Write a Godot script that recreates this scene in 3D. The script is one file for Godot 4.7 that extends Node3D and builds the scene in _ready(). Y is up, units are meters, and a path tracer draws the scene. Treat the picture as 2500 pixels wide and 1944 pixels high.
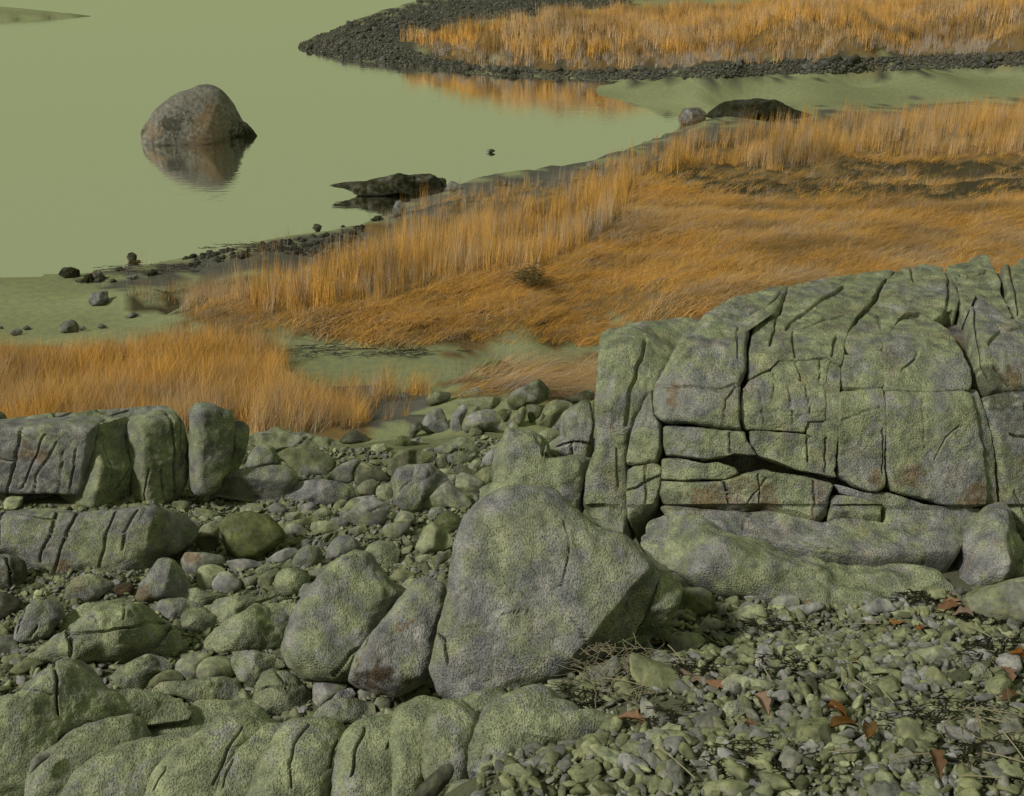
extends Node3D
# A boulder shore below a salt marsh. Everything is placed on real ground: px(frame, ...) reads positions along rays from the eye
# to the terrain, so every rock gets its own distance, size and thickness.

const LENS := 3018.0
const PITCH := 22.85
const EYE := Vector3(0, 4.0, 0)
const FRAMES := {
	"P": [0.0, 0.0, 1.0], "W": [0.0, 0.0, 1.1447], "A": [0.0, 900.0, 0.3892], "B": [650.0, 900.0, 0.3892], "C": [1350.0, 620.0, 0.53],
	"D": [0.0, 1400.0, 0.4121], "E": [700.0, 1300.0, 0.4579], "F": [1400.0, 1340.0, 0.5037], "G": [0.0, 380.0, 0.4579],
	"H": [700.0, 0.0, 0.8242], "I": [550.0, 1150.0, 0.2356], "J": [550.0, 1000.0, 0.3205], "K": [950.0, 880.0, 0.2518],
	"L": [300.0, 180.0, 0.206], "N": [800.0, 400.0, 0.3205]}

# base colours, linear
const GREEN := Color(0.395, 0.425, 0.285)
const GREY := Color(0.375, 0.368, 0.385)
const SLATE := Color(0.29, 0.305, 0.185)
const PALE := Color(0.41, 0.435, 0.285)
const STONE := Color(0.29, 0.288, 0.265)
const DARK := Color(0.13, 0.132, 0.10)
const CHAR := Color(0.09, 0.088, 0.075)
const WEED := Color(0.055, 0.055, 0.028)
const RUST := Color(0.31, 0.215, 0.145)

var used := {}
var n_low := FastNoiseLite.new()
var n_patch := FastNoiseLite.new()
var n_cell := FastNoiseLite.new()
var rng := RandomNumberGenerator.new()
var granite: StandardMaterial3D
var slate: StandardMaterial3D
var gx := []          # terrain grid
var gz := []
var gh := PackedFloat32Array()
var land := PackedVector2Array()
var bar := PackedVector2Array()
var ctrl := []
var zones := {}
var marks := []       # named stones: [short name, picture place], for telling small stones apart


func ray(p: Vector2) -> Vector3:
	var a := deg_to_rad(PITCH)
	var x := (p.x - 1250.0) / LENS
	var y := -(p.y - 972.0) / LENS
	return Vector3(x, -sin(a) + y * cos(a), -cos(a) - y * sin(a)).normalized()


func to_px(w: Vector3) -> Vector2:
	var a := deg_to_rad(PITCH)
	var d := w - EYE
	var depth := -d.y * sin(a) - d.z * cos(a)
	var up := d.y * cos(a) - d.z * sin(a)
	if depth < 0.05:
		return Vector2(-9999, -9999)
	return Vector2(1250.0 + d.x / depth * LENS, 972.0 - up / depth * LENS)


func at_height(p: Vector2, h: float) -> Vector3:
	var r := ray(p)
	return EYE + r * ((h - EYE.y) / r.y)


func poly(f: String, a: Array) -> PackedVector2Array:
	var o: Array = FRAMES[f]
	var out := PackedVector2Array()
	for i in range(0, a.size() - 1, 2):
		out.append(Vector2(o[0] + a[i] * o[2], o[1] + a[i + 1] * o[2]))
	return out


func numbered(called: String) -> String:
	if not used.has(called):
		used[called] = 0
		return called
	used[called] += 1
	return "%s_%03d" % [called, used[called]]


func tag(o: Node, label: String, category := "", group := "", kind := "") -> void:
	if label != "":
		o.set_meta("label", label)
	if category != "":
		o.set_meta("category", category)
	if group != "":
		o.set_meta("group", group)
	if kind != "":
		o.set_meta("kind", kind)


# ---------------------------------------------------------------- terrain

func seg_distance(p: Vector2, ring: PackedVector2Array) -> float:
	var best := 1e18
	var n := ring.size()
	var a := ring[n - 1]
	for i in n:
		var b := ring[i]
		var ab := b - a
		var t := clampf((p - a).dot(ab) / ab.length_squared(), 0.0, 1.0)
		best = minf(best, p.distance_squared_to(a + ab * t))
		a = b
	return sqrt(best)


func land_height(x: float, z: float) -> float:
	var s := 0.0
	var w := 0.0
	for c in ctrl:
		var dx: float = x - c.x
		var dz: float = z - c.z
		var d2 := dx * dx + dz * dz + 0.02
		var k := 1.0 / (d2 * d2)
		s += c.y * k
		w += k
	return s / w


func raw_height(x: float, z: float) -> float:
	var p := Vector2(x, z)
	var inside := Geometry2D.is_point_in_polygon(p, land)
	var far := -z
	var h: float
	if far < 6.5 and inside:
		h = land_height(x, z)
	else:
		var sd := seg_distance(p, land)
		if inside:
			var base := land_height(x, z)
			h = lerpf(0.0, base, smoothstep(0.0, clampf(base * 3.0, 0.35, 2.5), sd)) + 0.012
			h += n_low.get_noise_3d(x * 40.0, 3.0, z * 40.0) * 0.06 * smoothstep(0.1, 0.8, sd) * clampf(base * 4.0 - 0.35, 0.02, 1.0)
			if base > 0.3:
				h += n_low.get_noise_3d(x * 170.0, 9.0, z * 170.0) * 0.05 * smoothstep(0.2, 0.8, sd)
		else:
			h = -0.5 * smoothstep(0.0, 3.0, sd) - 0.01
			if far > 30.0 and Geometry2D.is_point_in_polygon(p, bar):
				h = 0.22 * smoothstep(0.0, 1.5, seg_distance(p, bar))
	if far < 12.0 and h > 0.3:
		h += n_low.get_noise_3d(x * 300.0, 1.0, z * 300.0) * 0.012
	return h


func ground(x: float, z: float) -> float:
	var u := x / (4.0 - z)
	var v := -z
	var c := clampf((u + 1.1) / 2.2 * (gx.size() - 1), 0.0, gx.size() - 1.001)
	var r := 0.0
	var lo := 0
	var hi := gz.size() - 1
	while hi - lo > 1:
		var m := (lo + hi) >> 1
		if gz[m] <= v:
			lo = m
		else:
			hi = m
	r = clampf((v - gz[lo]) / (gz[hi] - gz[lo]), 0.0, 1.0)
	var i := int(c)
	var fx := c - i
	var w := gx.size()
	var a := lerpf(gh[lo * w + i], gh[lo * w + i + 1], fx)
	var b := lerpf(gh[hi * w + i], gh[hi * w + i + 1], fx)
	return lerpf(a, b, r)


func hit(p: Vector2) -> Vector3:
	# where the ray through p meets the ground
	var r := ray(p)
	var t := 1.5
	var last := t
	while t < 90.0:
		var q := EYE + r * t
		if q.y <= maxf(ground(q.x, q.z), 0.0):
			var lo := last
			for k in 8:
				var m := (lo + t) * 0.5
				q = EYE + r * m
				if q.y <= maxf(ground(q.x, q.z), 0.0):
					t = m
				else:
					lo = m
			return EYE + r * t
		last = t
		t *= 1.02
	return at_height(p, 0.0)


func in_zone(name: String, p: Vector2) -> bool:
	return Geometry2D.is_point_in_polygon(p, zones[name])


# ---------------------------------------------------------------- textures and materials

func noise_bytes(size: int, freq: float, seed_: int, octaves := 3, kind := FastNoiseLite.TYPE_SIMPLEX_SMOOTH, cell := -1) -> PackedByteArray:
	var n := FastNoiseLite.new()
	n.noise_type = kind
	n.seed = seed_
	n.frequency = freq
	n.fractal_octaves = octaves
	if octaves <= 1:
		n.fractal_type = FastNoiseLite.FRACTAL_NONE
	if cell >= 0:
		n.cellular_return_type = cell
	var im := n.get_seamless_image(size, size)
	im.convert(Image.FORMAT_L8)
	return im.get_data()


func gray_texture(size: int, data: PackedByteArray) -> ImageTexture:
	var im := Image.create_from_data(size, size, false, Image.FORMAT_L8, data)
	im.generate_mipmaps()
	return ImageTexture.create_from_image(im)


func rock_material(scale_: float, fleck: float, bump_cm: float, seed_: int, rough: float, fine: float, coarse: float, mottle := 0.45) -> StandardMaterial3D:
	var size := 1024
	var a := noise_bytes(size, fine, seed_, 2)
	var b := noise_bytes(size, coarse, seed_ + 1, 4)
	var c := noise_bytes(size, fine * 0.45, seed_ + 2, 3)
	var rgb := PackedByteArray()
	rgb.resize(size * size * 3)
	var hgt := PackedByteArray()
	hgt.resize(size * size)
	for i in size * size:
		var av := a[i] / 255.0
		var bv := b[i] / 255.0
		var cv := c[i] / 255.0
		var dark := clampf((0.44 - av) * 5.0, 0.0, 1.0) * clampf((0.62 - cv) * 4.0, 0.0, 1.0)
		var light := clampf((av - 0.62) * 4.0, 0.0, 1.0)
		var v := (0.80 + (bv - 0.5) * mottle + (cv - 0.5) * mottle * 0.55) * (1.0 - fleck * dark) + light * 0.30 * fleck
		var warm := (bv - 0.5) * 0.10
		rgb[i * 3] = int(clampf(v + warm * 0.3, 0.03, 1.0) * 255.0)
		rgb[i * 3 + 1] = int(clampf(v + 0.01, 0.03, 1.0) * 255.0)
		rgb[i * 3 + 2] = int(clampf(v - warm, 0.03, 1.0) * 255.0)
		hgt[i] = int(clampf(0.5 + (cv - 0.5) * 0.6 + (av - 0.5) * 0.35 - dark * 0.25, 0.0, 1.0) * 255.0)
	var im := Image.create_from_data(size, size, false, Image.FORMAT_RGB8, rgb)
	var m := StandardMaterial3D.new()
	m.albedo_texture = ImageTexture.create_from_image(im)
	m.vertex_color_use_as_albedo = true
	m.roughness = rough
	m.metallic_specular = 0.25
	m.uv1_triplanar = true
	m.uv1_world_triplanar = true
	m.uv1_scale = Vector3.ONE * scale_
	m.heightmap_enabled = true
	m.heightmap_texture = gray_texture(size, hgt)
	m.heightmap_scale = bump_cm
	return m


func plain(c: Color, rough := 0.9) -> StandardMaterial3D:
	var m := StandardMaterial3D.new()
	m.albedo_color = c.linear_to_srgb()
	m.roughness = rough
	m.metallic_specular = 0.25
	return m


func painted(rough := 0.9) -> StandardMaterial3D:
	var m := StandardMaterial3D.new()
	m.vertex_color_use_as_albedo = true
	m.roughness = rough
	m.metallic_specular = 0.2
	return m


# ---------------------------------------------------------------- meshes

func grid_mesh(v: PackedVector3Array, c: PackedColorArray, rows: int, cols: int, wrap: bool, out_hint: Vector3, hint_at: int, pole := false) -> ArrayMesh:
	var idx := PackedInt32Array()
	var last := cols if wrap else cols - 1
	for i in rows - 1:
		for j in last:
			var k := (j + 1) % cols
			var a := i * cols + j
			var b := i * cols + k
			var d := (i + 1) * cols + j
			var e := (i + 1) * cols + k
			if not (pole and i == 0):
				idx.append_array([a, b, d])
			if not (pole and i == rows - 2):
				idx.append_array([b, e, d])
	var nrm := PackedVector3Array()
	nrm.resize(v.size())
	for t in range(0, idx.size(), 3):
		var a := idx[t]
		var b := idx[t + 1]
		var d := idx[t + 2]
		var n := (v[d] - v[a]).cross(v[b] - v[a])
		nrm[a] += n
		nrm[b] += n
		nrm[d] += n
	if pole:
		for r in [0, rows - 1]:
			var s := Vector3.ZERO
			for j in cols:
				s += nrm[r * cols + j] + nrm[(r + (1 if r == 0 else -1)) * cols + j] * 0.2
			for j in cols:
				nrm[r * cols + j] = s
	var flip := nrm[hint_at].dot(out_hint) < 0.0
	for i in nrm.size():
		nrm[i] = (-nrm[i] if flip else nrm[i]).normalized()
	if flip:
		for t in range(0, idx.size(), 3):
			var s := idx[t + 1]
			idx[t + 1] = idx[t + 2]
			idx[t + 2] = s
	var arr := []
	arr.resize(Mesh.ARRAY_MAX)
	arr[Mesh.ARRAY_VERTEX] = v
	arr[Mesh.ARRAY_NORMAL] = nrm
	arr[Mesh.ARRAY_COLOR] = c
	arr[Mesh.ARRAY_INDEX] = idx
	var m := ArrayMesh.new()
	m.add_surface_from_arrays(Mesh.PRIMITIVE_TRIANGLES, arr)
	return m


func chaikin(p: PackedVector2Array, cut := 0.25) -> PackedVector2Array:
	var out := PackedVector2Array()
	for i in p.size():
		var a := p[i]
		var b := p[(i + 1) % p.size()]
		out.append(a.lerp(b, cut))
		out.append(b.lerp(a, cut))
	return out


func resample(p: PackedVector2Array, m: int) -> PackedVector2Array:
	var total := 0.0
	for i in p.size():
		total += p[i].distance_to(p[(i + 1) % p.size()])
	var out := PackedVector2Array()
	var step := total / m
	var need := 0.0
	for i in p.size():
		var a := p[i]
		var b := p[(i + 1) % p.size()]
		var l := a.distance_to(b)
		while need < l and out.size() < m:
			out.append(a.lerp(b, need / l))
			need += step
		need -= l
	while out.size() < m:
		out.append(p[0])
	return out


func sheet_depth(p: Vector2, sh: Dictionary) -> float:
	# forward distance read off a coarse grid of rows (y) and columns (x), smoothly joined
	var ys: Array = sh.y
	var zs: Array = sh.z
	var k := 0
	while k < ys.size() - 2 and p.y > ys[k + 1]:
		k += 1
	var f := clampf((p.y - ys[k]) / (ys[k + 1] - ys[k]), -0.6, 1.4)
	var xs: Array = sh.x
	var j := 0
	while j < xs.size() - 2 and p.x > xs[j + 1]:
		j += 1
	var g := clampf((p.x - xs[j]) / (xs[j + 1] - xs[j]), 0.0, 1.0)
	var dx := lerpf(sh.dx[j], sh.dx[j + 1], g)
	return lerpf(zs[k], zs[k + 1], f) + dx


func soft_min(a: float, b: float, k: float) -> float:
	var h := maxf(k - absf(a - b), 0.0) / k
	return minf(a, b) - h * h * k * 0.25


# A rock from its outline: the outline lies on a tilted plane (or a bent sheet) at the rock's own distance; the front swells out of it
# in facets, the back closes the body behind it.
func rock_mesh(pts: PackedVector2Array, o: Dictionary) -> Array:
	var outline := chaikin(pts, o.get("cut", 0.2 if o.get("rnd", 0) > 0 else 0.1))
	if o.has("grow"):
		var grown := Geometry2D.offset_polygon(outline, o.grow, Geometry2D.JOIN_MITER)
		if grown.size() > 0:
			outline = grown[0]
	for i in o.get("rnd", 0):
		outline = chaikin(outline)
	var area := 0.0
	var perim := 0.0
	var c := Vector2.ZERO
	for i in outline.size():
		var a := outline[i]
		var b := outline[(i + 1) % outline.size()]
		var cr := a.cross(b)
		area += cr
		c += (a + b) * cr
		perim += a.distance_to(b)
	c /= 3.0 * area
	area = absf(area) * 0.5
	if o.has("c"):
		c = Vector2(o.c[0], o.c[1])
	var lo := outline[0]
	var hi := outline[0]
	for p in outline:
		lo = lo.min(p)
		hi = hi.max(p)
	var rpx := sqrt(area / PI)
	var reach := 0.0
	for p in outline:
		reach = maxf(reach, p.distance_to(c))
	var m := int(clampf(perim / o.get("step", 7.0), 26, 420))
	var nf := int(clampf(reach * 1.45 / o.get("step", 7.0), 8, 120))
	var nb := 5
	outline = resample(outline, m)
	var sheet: Dictionary = o.get("sheet", {})
	var anchor: Vector3
	if o.has("z"):
		var r0 := ray(c)
		anchor = EYE + r0 * (o.z / -r0.z)
	elif sheet.is_empty():
		var foot := Vector2(c.x, lerpf(hi.y, lo.y, o.get("sink", 0.04)))
		anchor = hit(foot)
		anchor += ray(foot) * o.get("push", 0.0)
	else:
		var r0 := ray(c)
		anchor = EYE + r0 * (sheet_depth(c, sheet) / -r0.z)
	var view := (EYE - anchor).normalized()
	var flat := Vector3(view.x, 0, view.z).normalized()
	var e := deg_to_rad(o.get("e", rad_to_deg(asin(view.y)) + 8.0))
	var yaw := deg_to_rad(o.get("yaw", 0.0))
	var n := (flat * cos(e) + Vector3.UP * sin(e)).rotated(Vector3.UP, yaw)
	var mpp := anchor.distance_to(EYE) / LENS
	var rad := rpx * mpp
	var front: float = o.get("f", 0.55) * rad
	var back: float = o.get("b", 0.6) * rad
	if o.has("fm"):
		front = o.fm
	if o.has("bm"):
		back = o.bm
	var k: float = o.get("k", 3.0) * (1.0 if o.get("rnd", 0) > 0 or o.has("sheet") or o.get("k", 3.0) > 7.0 else 1.6)
	var fac: Array = o.get("fac", [])
	var fr: Array = FRAMES[o.get("frame", "P")]
	var cracks: Array = o.get("cr", [])
	var amp: float = o.get("amp", 1.0)
	var amp_m: float = o.get("ampm", rad * 0.085) * amp
	var split: float = o.get("split", 0.0)
	var c1: Color = o.get("c1", GREEN)
	var c2: Color = o.get("c2", GREY)
	var mixv: float = o.get("mix", 0.35)
	var rust: float = o.get("rust", 0.0)
	var spots: Array = o.get("spots", [])
	var sd: float = o.get("seed", c.x * 0.019 + c.y * 0.037)
	var offs := Vector3(sd, sd * 1.7, -sd)
	var rough_f: float = o.get("rf", 1.25 / maxf(rad, 0.03))
	var lines := []
	for cr in cracks:
		var pl := PackedVector2Array()
		for i in range(2, cr.size() - 1, 2):
			pl.append(Vector2(fr[0] + cr[i] * fr[2], fr[1] + cr[i + 1] * fr[2]))
		lines.append([cr[0] * 0.68, cr[1], pl])
	# random facets when none are given
	var soft: float = o.get("soft", 0.03)
	var grain: float = o.get("grain", 0.0)
	var facets := []
	if fac.is_empty():
		var lr := RandomNumberGenerator.new()
		lr.seed = int(sd * 13.0) + 7
		var count: int = o.get("nfac", 5)
		var a0 := lr.randf() * TAU
		for i in count:
			var ang := a0 + TAU * i / count + lr.randf_range(-0.35, 0.35)
			facets.append([Vector2.from_angle(ang), lr.randf_range(0.25, 1.0) * o.get("facet", 1.15), lr.randf_range(0.0, 0.35)])
	else:
		for fc in fac:
			var at := Vector2(fr[0] + fc[0] * fr[2], fr[1] + fc[1] * fr[2])
			var dv := Vector2.from_angle(deg_to_rad(fc[2]))
			facets.append([dv, fc[3], (at - c).dot(dv) / rpx])
	var rows := nf + nb + 1
	var verts := PackedVector3Array()
	verts.resize(rows * m)
	var cols := PackedColorArray()
	cols.resize(rows * m)
	# outline points in space, once
	for i in rows:
		var t: float
		var s: float
		var is_front := i <= nf
		if is_front:
			s = float(i) / nf
			t = sin(s * PI * 0.5)
		else:
			s = float(i - nf) / nb
			t = cos(s * PI * 0.5)
		var prof := pow(maxf(1.0 - pow(t, k), 0.0), 0.5)
		for j in m:
			var p := c.lerp(outline[j], t)
			var r := ray(p)
			var base: Vector3
			var nn := n
			if sheet.is_empty():
				var den := r.dot(n)
				base = EYE + r * minf(absf((anchor - EYE).dot(n) / den), anchor.distance_to(EYE) * 1.6)
			else:
				base = EYE + r * (sheet_depth(p, sheet) / -r.z)
				var ru := ray(p + Vector2(0, 30))
				var rx := ray(p + Vector2(30, 0))
				var bu := EYE + ru * (sheet_depth(p + Vector2(0, 30), sheet) / -ru.z)
				var bx := EYE + rx * (sheet_depth(p + Vector2(30, 0), sheet) / -rx.z)
				nn = (bu - base).cross(bx - base).normalized()
				if nn.dot(view) < 0.0:
					nn = -nn
			var q := (p - c) / rpx
			var rad_dir := q.normalized()
			var side := Vector3(rad_dir.x, -rad_dir.y * cos(e), rad_dir.y * sin(e) * 1.0)
			var hh := 0.0
			var groove := 0.0
			var near := 0.0
			if is_front:
				var fv := 1.0
				for fc in facets:
					fv = soft_min(fv, 1.0 - fc[1] * (q.dot(fc[0]) - fc[2]), soft)
				hh = front * maxf(fv, 0.02) * prof
			else:
				hh = -back * pow(maxf(1.0 - t * t, 0.0), 0.5)
			var dirv := (nn * prof + side * t).normalized() if is_front else (-nn * prof + side * t).normalized()
			var at := base + nn * hh
			var np := at + offs
			var dn := n_low.get_noise_3dv(np * rough_f * 30.0) * 0.9 + n_low.get_noise_3dv(np * rough_f * 85.0) * 0.42 + n_low.get_noise_3dv(np * rough_f * 240.0) * 0.18
			var d := dn * amp_m
			if grain > 0.0:
				d += (absf(n_low.get_noise_3dv(np * 1500.0)) - 0.3 + n_low.get_noise_3dv(np * 3200.0) * 0.5) * grain
			if is_front:
				if split > 0.0:
					var cv := n_cell.get_noise_3d(np.x * rough_f * o.get("sx", 1.6), np.y * rough_f * o.get("sy", 0.6), np.z * rough_f)
					groove += split * rad * 0.07 * smoothstep(-0.80, -0.98, cv)
				for ln in lines:
					var pl: PackedVector2Array = ln[2]
					var wob := Vector2(n_low.get_noise_2d(p.x * 1.5, p.y * 1.5), n_low.get_noise_2d(p.y * 1.5 + 99.0, p.x * 1.5)) * 4.0
					for z in pl.size() - 1:
						var a := pl[z]
						var ab := pl[z + 1] - a
						var tt := clampf((p + wob - a).dot(ab) / ab.length_squared(), 0.0, 1.0)
						var dd := (p + wob).distance_to(a + ab * tt)
						var g := 1.0 - smoothstep(0.0, ln[0], dd)
						groove = maxf(groove, g * ln[1])
						near = maxf(near, 1.0 - smoothstep(0.0, ln[0] * 2.2, dd))
			verts[i * m + j] = at + dirv * d - nn * groove
			# colour: patches of growth and mineral
			var pn := n_patch.get_noise_3dv(np * 22.0) * 0.45 + n_patch.get_noise_3dv(np * 75.0) * 0.35 + n_patch.get_noise_3dv(np * 240.0) * 0.25
			var w := smoothstep(-0.32, 0.32, pn + (mixv - 0.5) * 0.9)
			var col := c1.lerp(c2, w)
			var mott := n_patch.get_noise_3dv(np * 190.0 + Vector3(40, 0, 0))
			col *= 1.0 + mott * 0.16 + n_patch.get_noise_3dv(np * 48.0 + Vector3(7, 0, 0)) * 0.22
			if rust > 0.0:
				var rn := n_patch.get_noise_3dv(np * 45.0 + Vector3(0, 77, 0)) + n_patch.get_noise_3dv(np * 200.0) * 0.4
				col = col.lerp(RUST, clampf(smoothstep(0.25, 0.55, rn) * rust + near * rust * 0.5, 0.0, 0.8))
			for sp in spots:
				var sc := Vector2(fr[0] + sp[0] * fr[2], fr[1] + sp[1] * fr[2])
				var edge: float = p.distance_to(sc) / (sp[2] * fr[2]) + pn * 1.3 + mott * 0.5
				col = col.lerp(sp[3], (1.0 - smoothstep(0.65, 1.05, edge)) * 0.75)
			col.a = 1.0
			cols[i * m + j] = col
	var foot_at := Vector3(anchor.x, 0, anchor.z)
	var low := 1e9
	var mid := Vector3.ZERO
	for p in verts:
		low = minf(low, p.y)
		mid += p
	mid /= verts.size()
	foot_at = Vector3(mid.x, low, mid.z)
	for i in verts.size():
		verts[i] -= foot_at
	return [grid_mesh(verts, cols, rows, m, true, n, 2 * m + 1, true), foot_at]


func rock(called: String, label: String, f: String, a: Array, o := {}, parent: Node3D = null) -> MeshInstance3D:
	o = o.duplicate()
	o["frame"] = f
	if o.get("m", "g") == "g" and not o.has("grain"):
		o["grain"] = 0.0045
	var made := rock_mesh(poly(f, a), o)
	var mi := MeshInstance3D.new()
	mi.mesh = made[0]
	mi.material_override = slate if o.get("m", "g") == "s" else granite
	if parent == null:
		mi.name = numbered(called)
		add_child(mi)
		mi.position = made[1]
		tag(mi, label, o.get("cat", "rock"), o.get("g", ""))
		remember(label, poly(f, a))
	else:
		mi.name = called
		parent.add_child(mi, true)
		mi.position = made[1] - parent.position
		if label != "":
			mi.set_meta("label", label)
	return mi


func outcrop(called: String, label: String, where: Vector3) -> Node3D:
	var t := Node3D.new()
	t.name = numbered(called)
	add_child(t)
	t.position = where
	tag(t, label, "rock outcrop")
	return t


func remember(label: String, pts: PackedVector2Array) -> void:
	var short := label
	for cut in [",", " at ", " in ", " beside ", " behind ", " below ", " above ", " with ", " by ", " under ", " among ", " between ", " lying ", " leaning ", " standing ", " resting ", " right ", " left ", " against ", " near ", " before ", " on ", " touching ", " along ", " filling ", " running ", " squeezed ", " jammed ", " half ", " over ", " around ", " from ", " first ", " second ", " tucked ", " wedged ", " slipping ", " caught ", " propped ", " cut ", " split ", " draped "]:
		var k := short.find(cut)
		if k > 8:
			short = short.substr(0, k)
	var c := Vector2.ZERO
	for p in pts:
		c += p
	marks.append([short, c / pts.size(), pts])


const RANK := ["nearest", "second", "third", "fourth", "fifth", "sixth", "seventh", "eighth", "ninth", "tenth", "eleventh", "twelfth"]


# labels for many small stones: look, side of the nearest named stone, and rank among those alike there
func tell_apart(list: Array, noun: String, category: String, group: String) -> void:
	var by := {}
	for it in list:
		var p: Vector2 = it[1]
		var best := ""
		var bd := 1e9
		var bp := Vector2.ZERO
		for mk in marks:
			var d: float = p.distance_squared_to(mk[1])
			if d < bd:
				bd = d
				best = mk[0]
				bp = mk[1]
		var v := p - bp
		var side := "right of" if absf(v.x) > absf(v.y) and v.x > 0 else "left of" if absf(v.x) > absf(v.y) else "below" if v.y > 0 else "above"
		var key := "%s %s %s the %s" % [it[2], noun, side, best]
		if not by.has(key):
			by[key] = []
		by[key].append([bd, it[0]])
	for key in by:
		var rows: Array = by[key]
		rows.sort_custom(func(a, b): return a[0] < b[0])
		for i in rows.size():
			var text: String = key if rows.size() == 1 else "%s %s" % [RANK[mini(i, 11)], key]
			tag(rows[i][1], text, category, group)


func ordinal(n: int) -> String:
	var ones := ["", "first", "second", "third", "fourth", "fifth", "sixth", "seventh", "eighth", "ninth", "tenth", "eleventh", "twelfth", "thirteenth", "fourteenth", "fifteenth", "sixteenth", "seventeenth", "eighteenth", "nineteenth"]
	var tens := ["", "", "twenty", "thirty", "forty", "fifty", "sixty", "seventy", "eighty", "ninety"]
	var text := ""
	if n >= 100:
		text = "hundred-and-"
		n -= 100
	if n == 0:
		return "hundredth"
	if n < 20:
		return text + ones[n]
	if n % 10 == 0:
		return text + tens[n / 10].trim_suffix("y") + "ieth"
	return text + tens[n / 10] + "-" + ones[n % 10]


func _ready() -> void:
	set_light()
	n_low.noise_type = FastNoiseLite.TYPE_SIMPLEX_SMOOTH
	n_low.fractal_type = FastNoiseLite.FRACTAL_NONE
	n_low.seed = 11
	n_patch.noise_type = FastNoiseLite.TYPE_SIMPLEX_SMOOTH
	n_patch.fractal_type = FastNoiseLite.FRACTAL_NONE
	n_patch.frequency = 0.18
	n_patch.seed = 5
	n_cell.noise_type = FastNoiseLite.TYPE_CELLULAR
	n_cell.cellular_return_type = FastNoiseLite.RETURN_DISTANCE2_SUB
	n_cell.frequency = 1.0
	n_cell.seed = 3
	rng.seed = 20240
	granite = rock_material(1.0 / 0.95, 0.60, 0.65, 21, 0.92, 0.23, 0.012)
	slate = rock_material(1.0 / 0.8, 0.22, 0.12, 51, 0.75, 0.09, 0.012)
	set_zones()
	build_ground()
	build_water()
	build_right_outcrop()
	build_left_outcrops()
	build_big_rocks()
	build_bottom_ledges()
	build_cobbles()
	build_marsh_rocks()
	build_pebbles()
	build_spit_stones()
	build_grass()
	build_litter()


func set_light() -> void:
	var cam := Camera3D.new()
	cam.name = "camera"
	cam.position = EYE
	cam.rotation_degrees = Vector3(-PITCH, 0, 0)
	cam.fov = rad_to_deg(2.0 * atan(972.0 / LENS))
	cam.near = 0.05
	cam.far = 3000.0
	add_child(cam)
	cam.current = true
	var sky_m := ProceduralSkyMaterial.new()
	sky_m.sky_top_color = Color(0.62, 0.65, 0.51)
	sky_m.sky_horizon_color = Color(0.655, 0.70, 0.495)
	sky_m.sky_curve = 0.25
	sky_m.ground_bottom_color = Color(0.25, 0.26, 0.18)
	sky_m.ground_horizon_color = Color(0.655, 0.70, 0.495)
	sky_m.sun_angle_max = 0.0
	var sky := Sky.new()
	sky.sky_material = sky_m
	var env := Environment.new()
	env.background_mode = Environment.BG_SKY
	env.sky = sky
	env.tonemap_mode = Environment.TONE_MAPPER_LINEAR
	env.tonemap_exposure = 0.78
	env.sdfgi_enabled = true
	env.ssao_enabled = true
	env.ssil_enabled = true
	var we := WorldEnvironment.new()
	we.name = "world_environment"
	we.environment = env
	add_child(we)
	var sun := DirectionalLight3D.new()
	sun.name = "sun"
	sun.light_energy = 1.18
	sun.light_color = Color(1.0, 0.97, 0.92)
	sun.light_angular_distance = 6.0
	sun.shadow_enabled = true
	add_child(sun)
	sun.look_at_from_position(Vector3.ZERO, Vector3(0.66, -0.68, -0.40), Vector3.UP)


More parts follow.
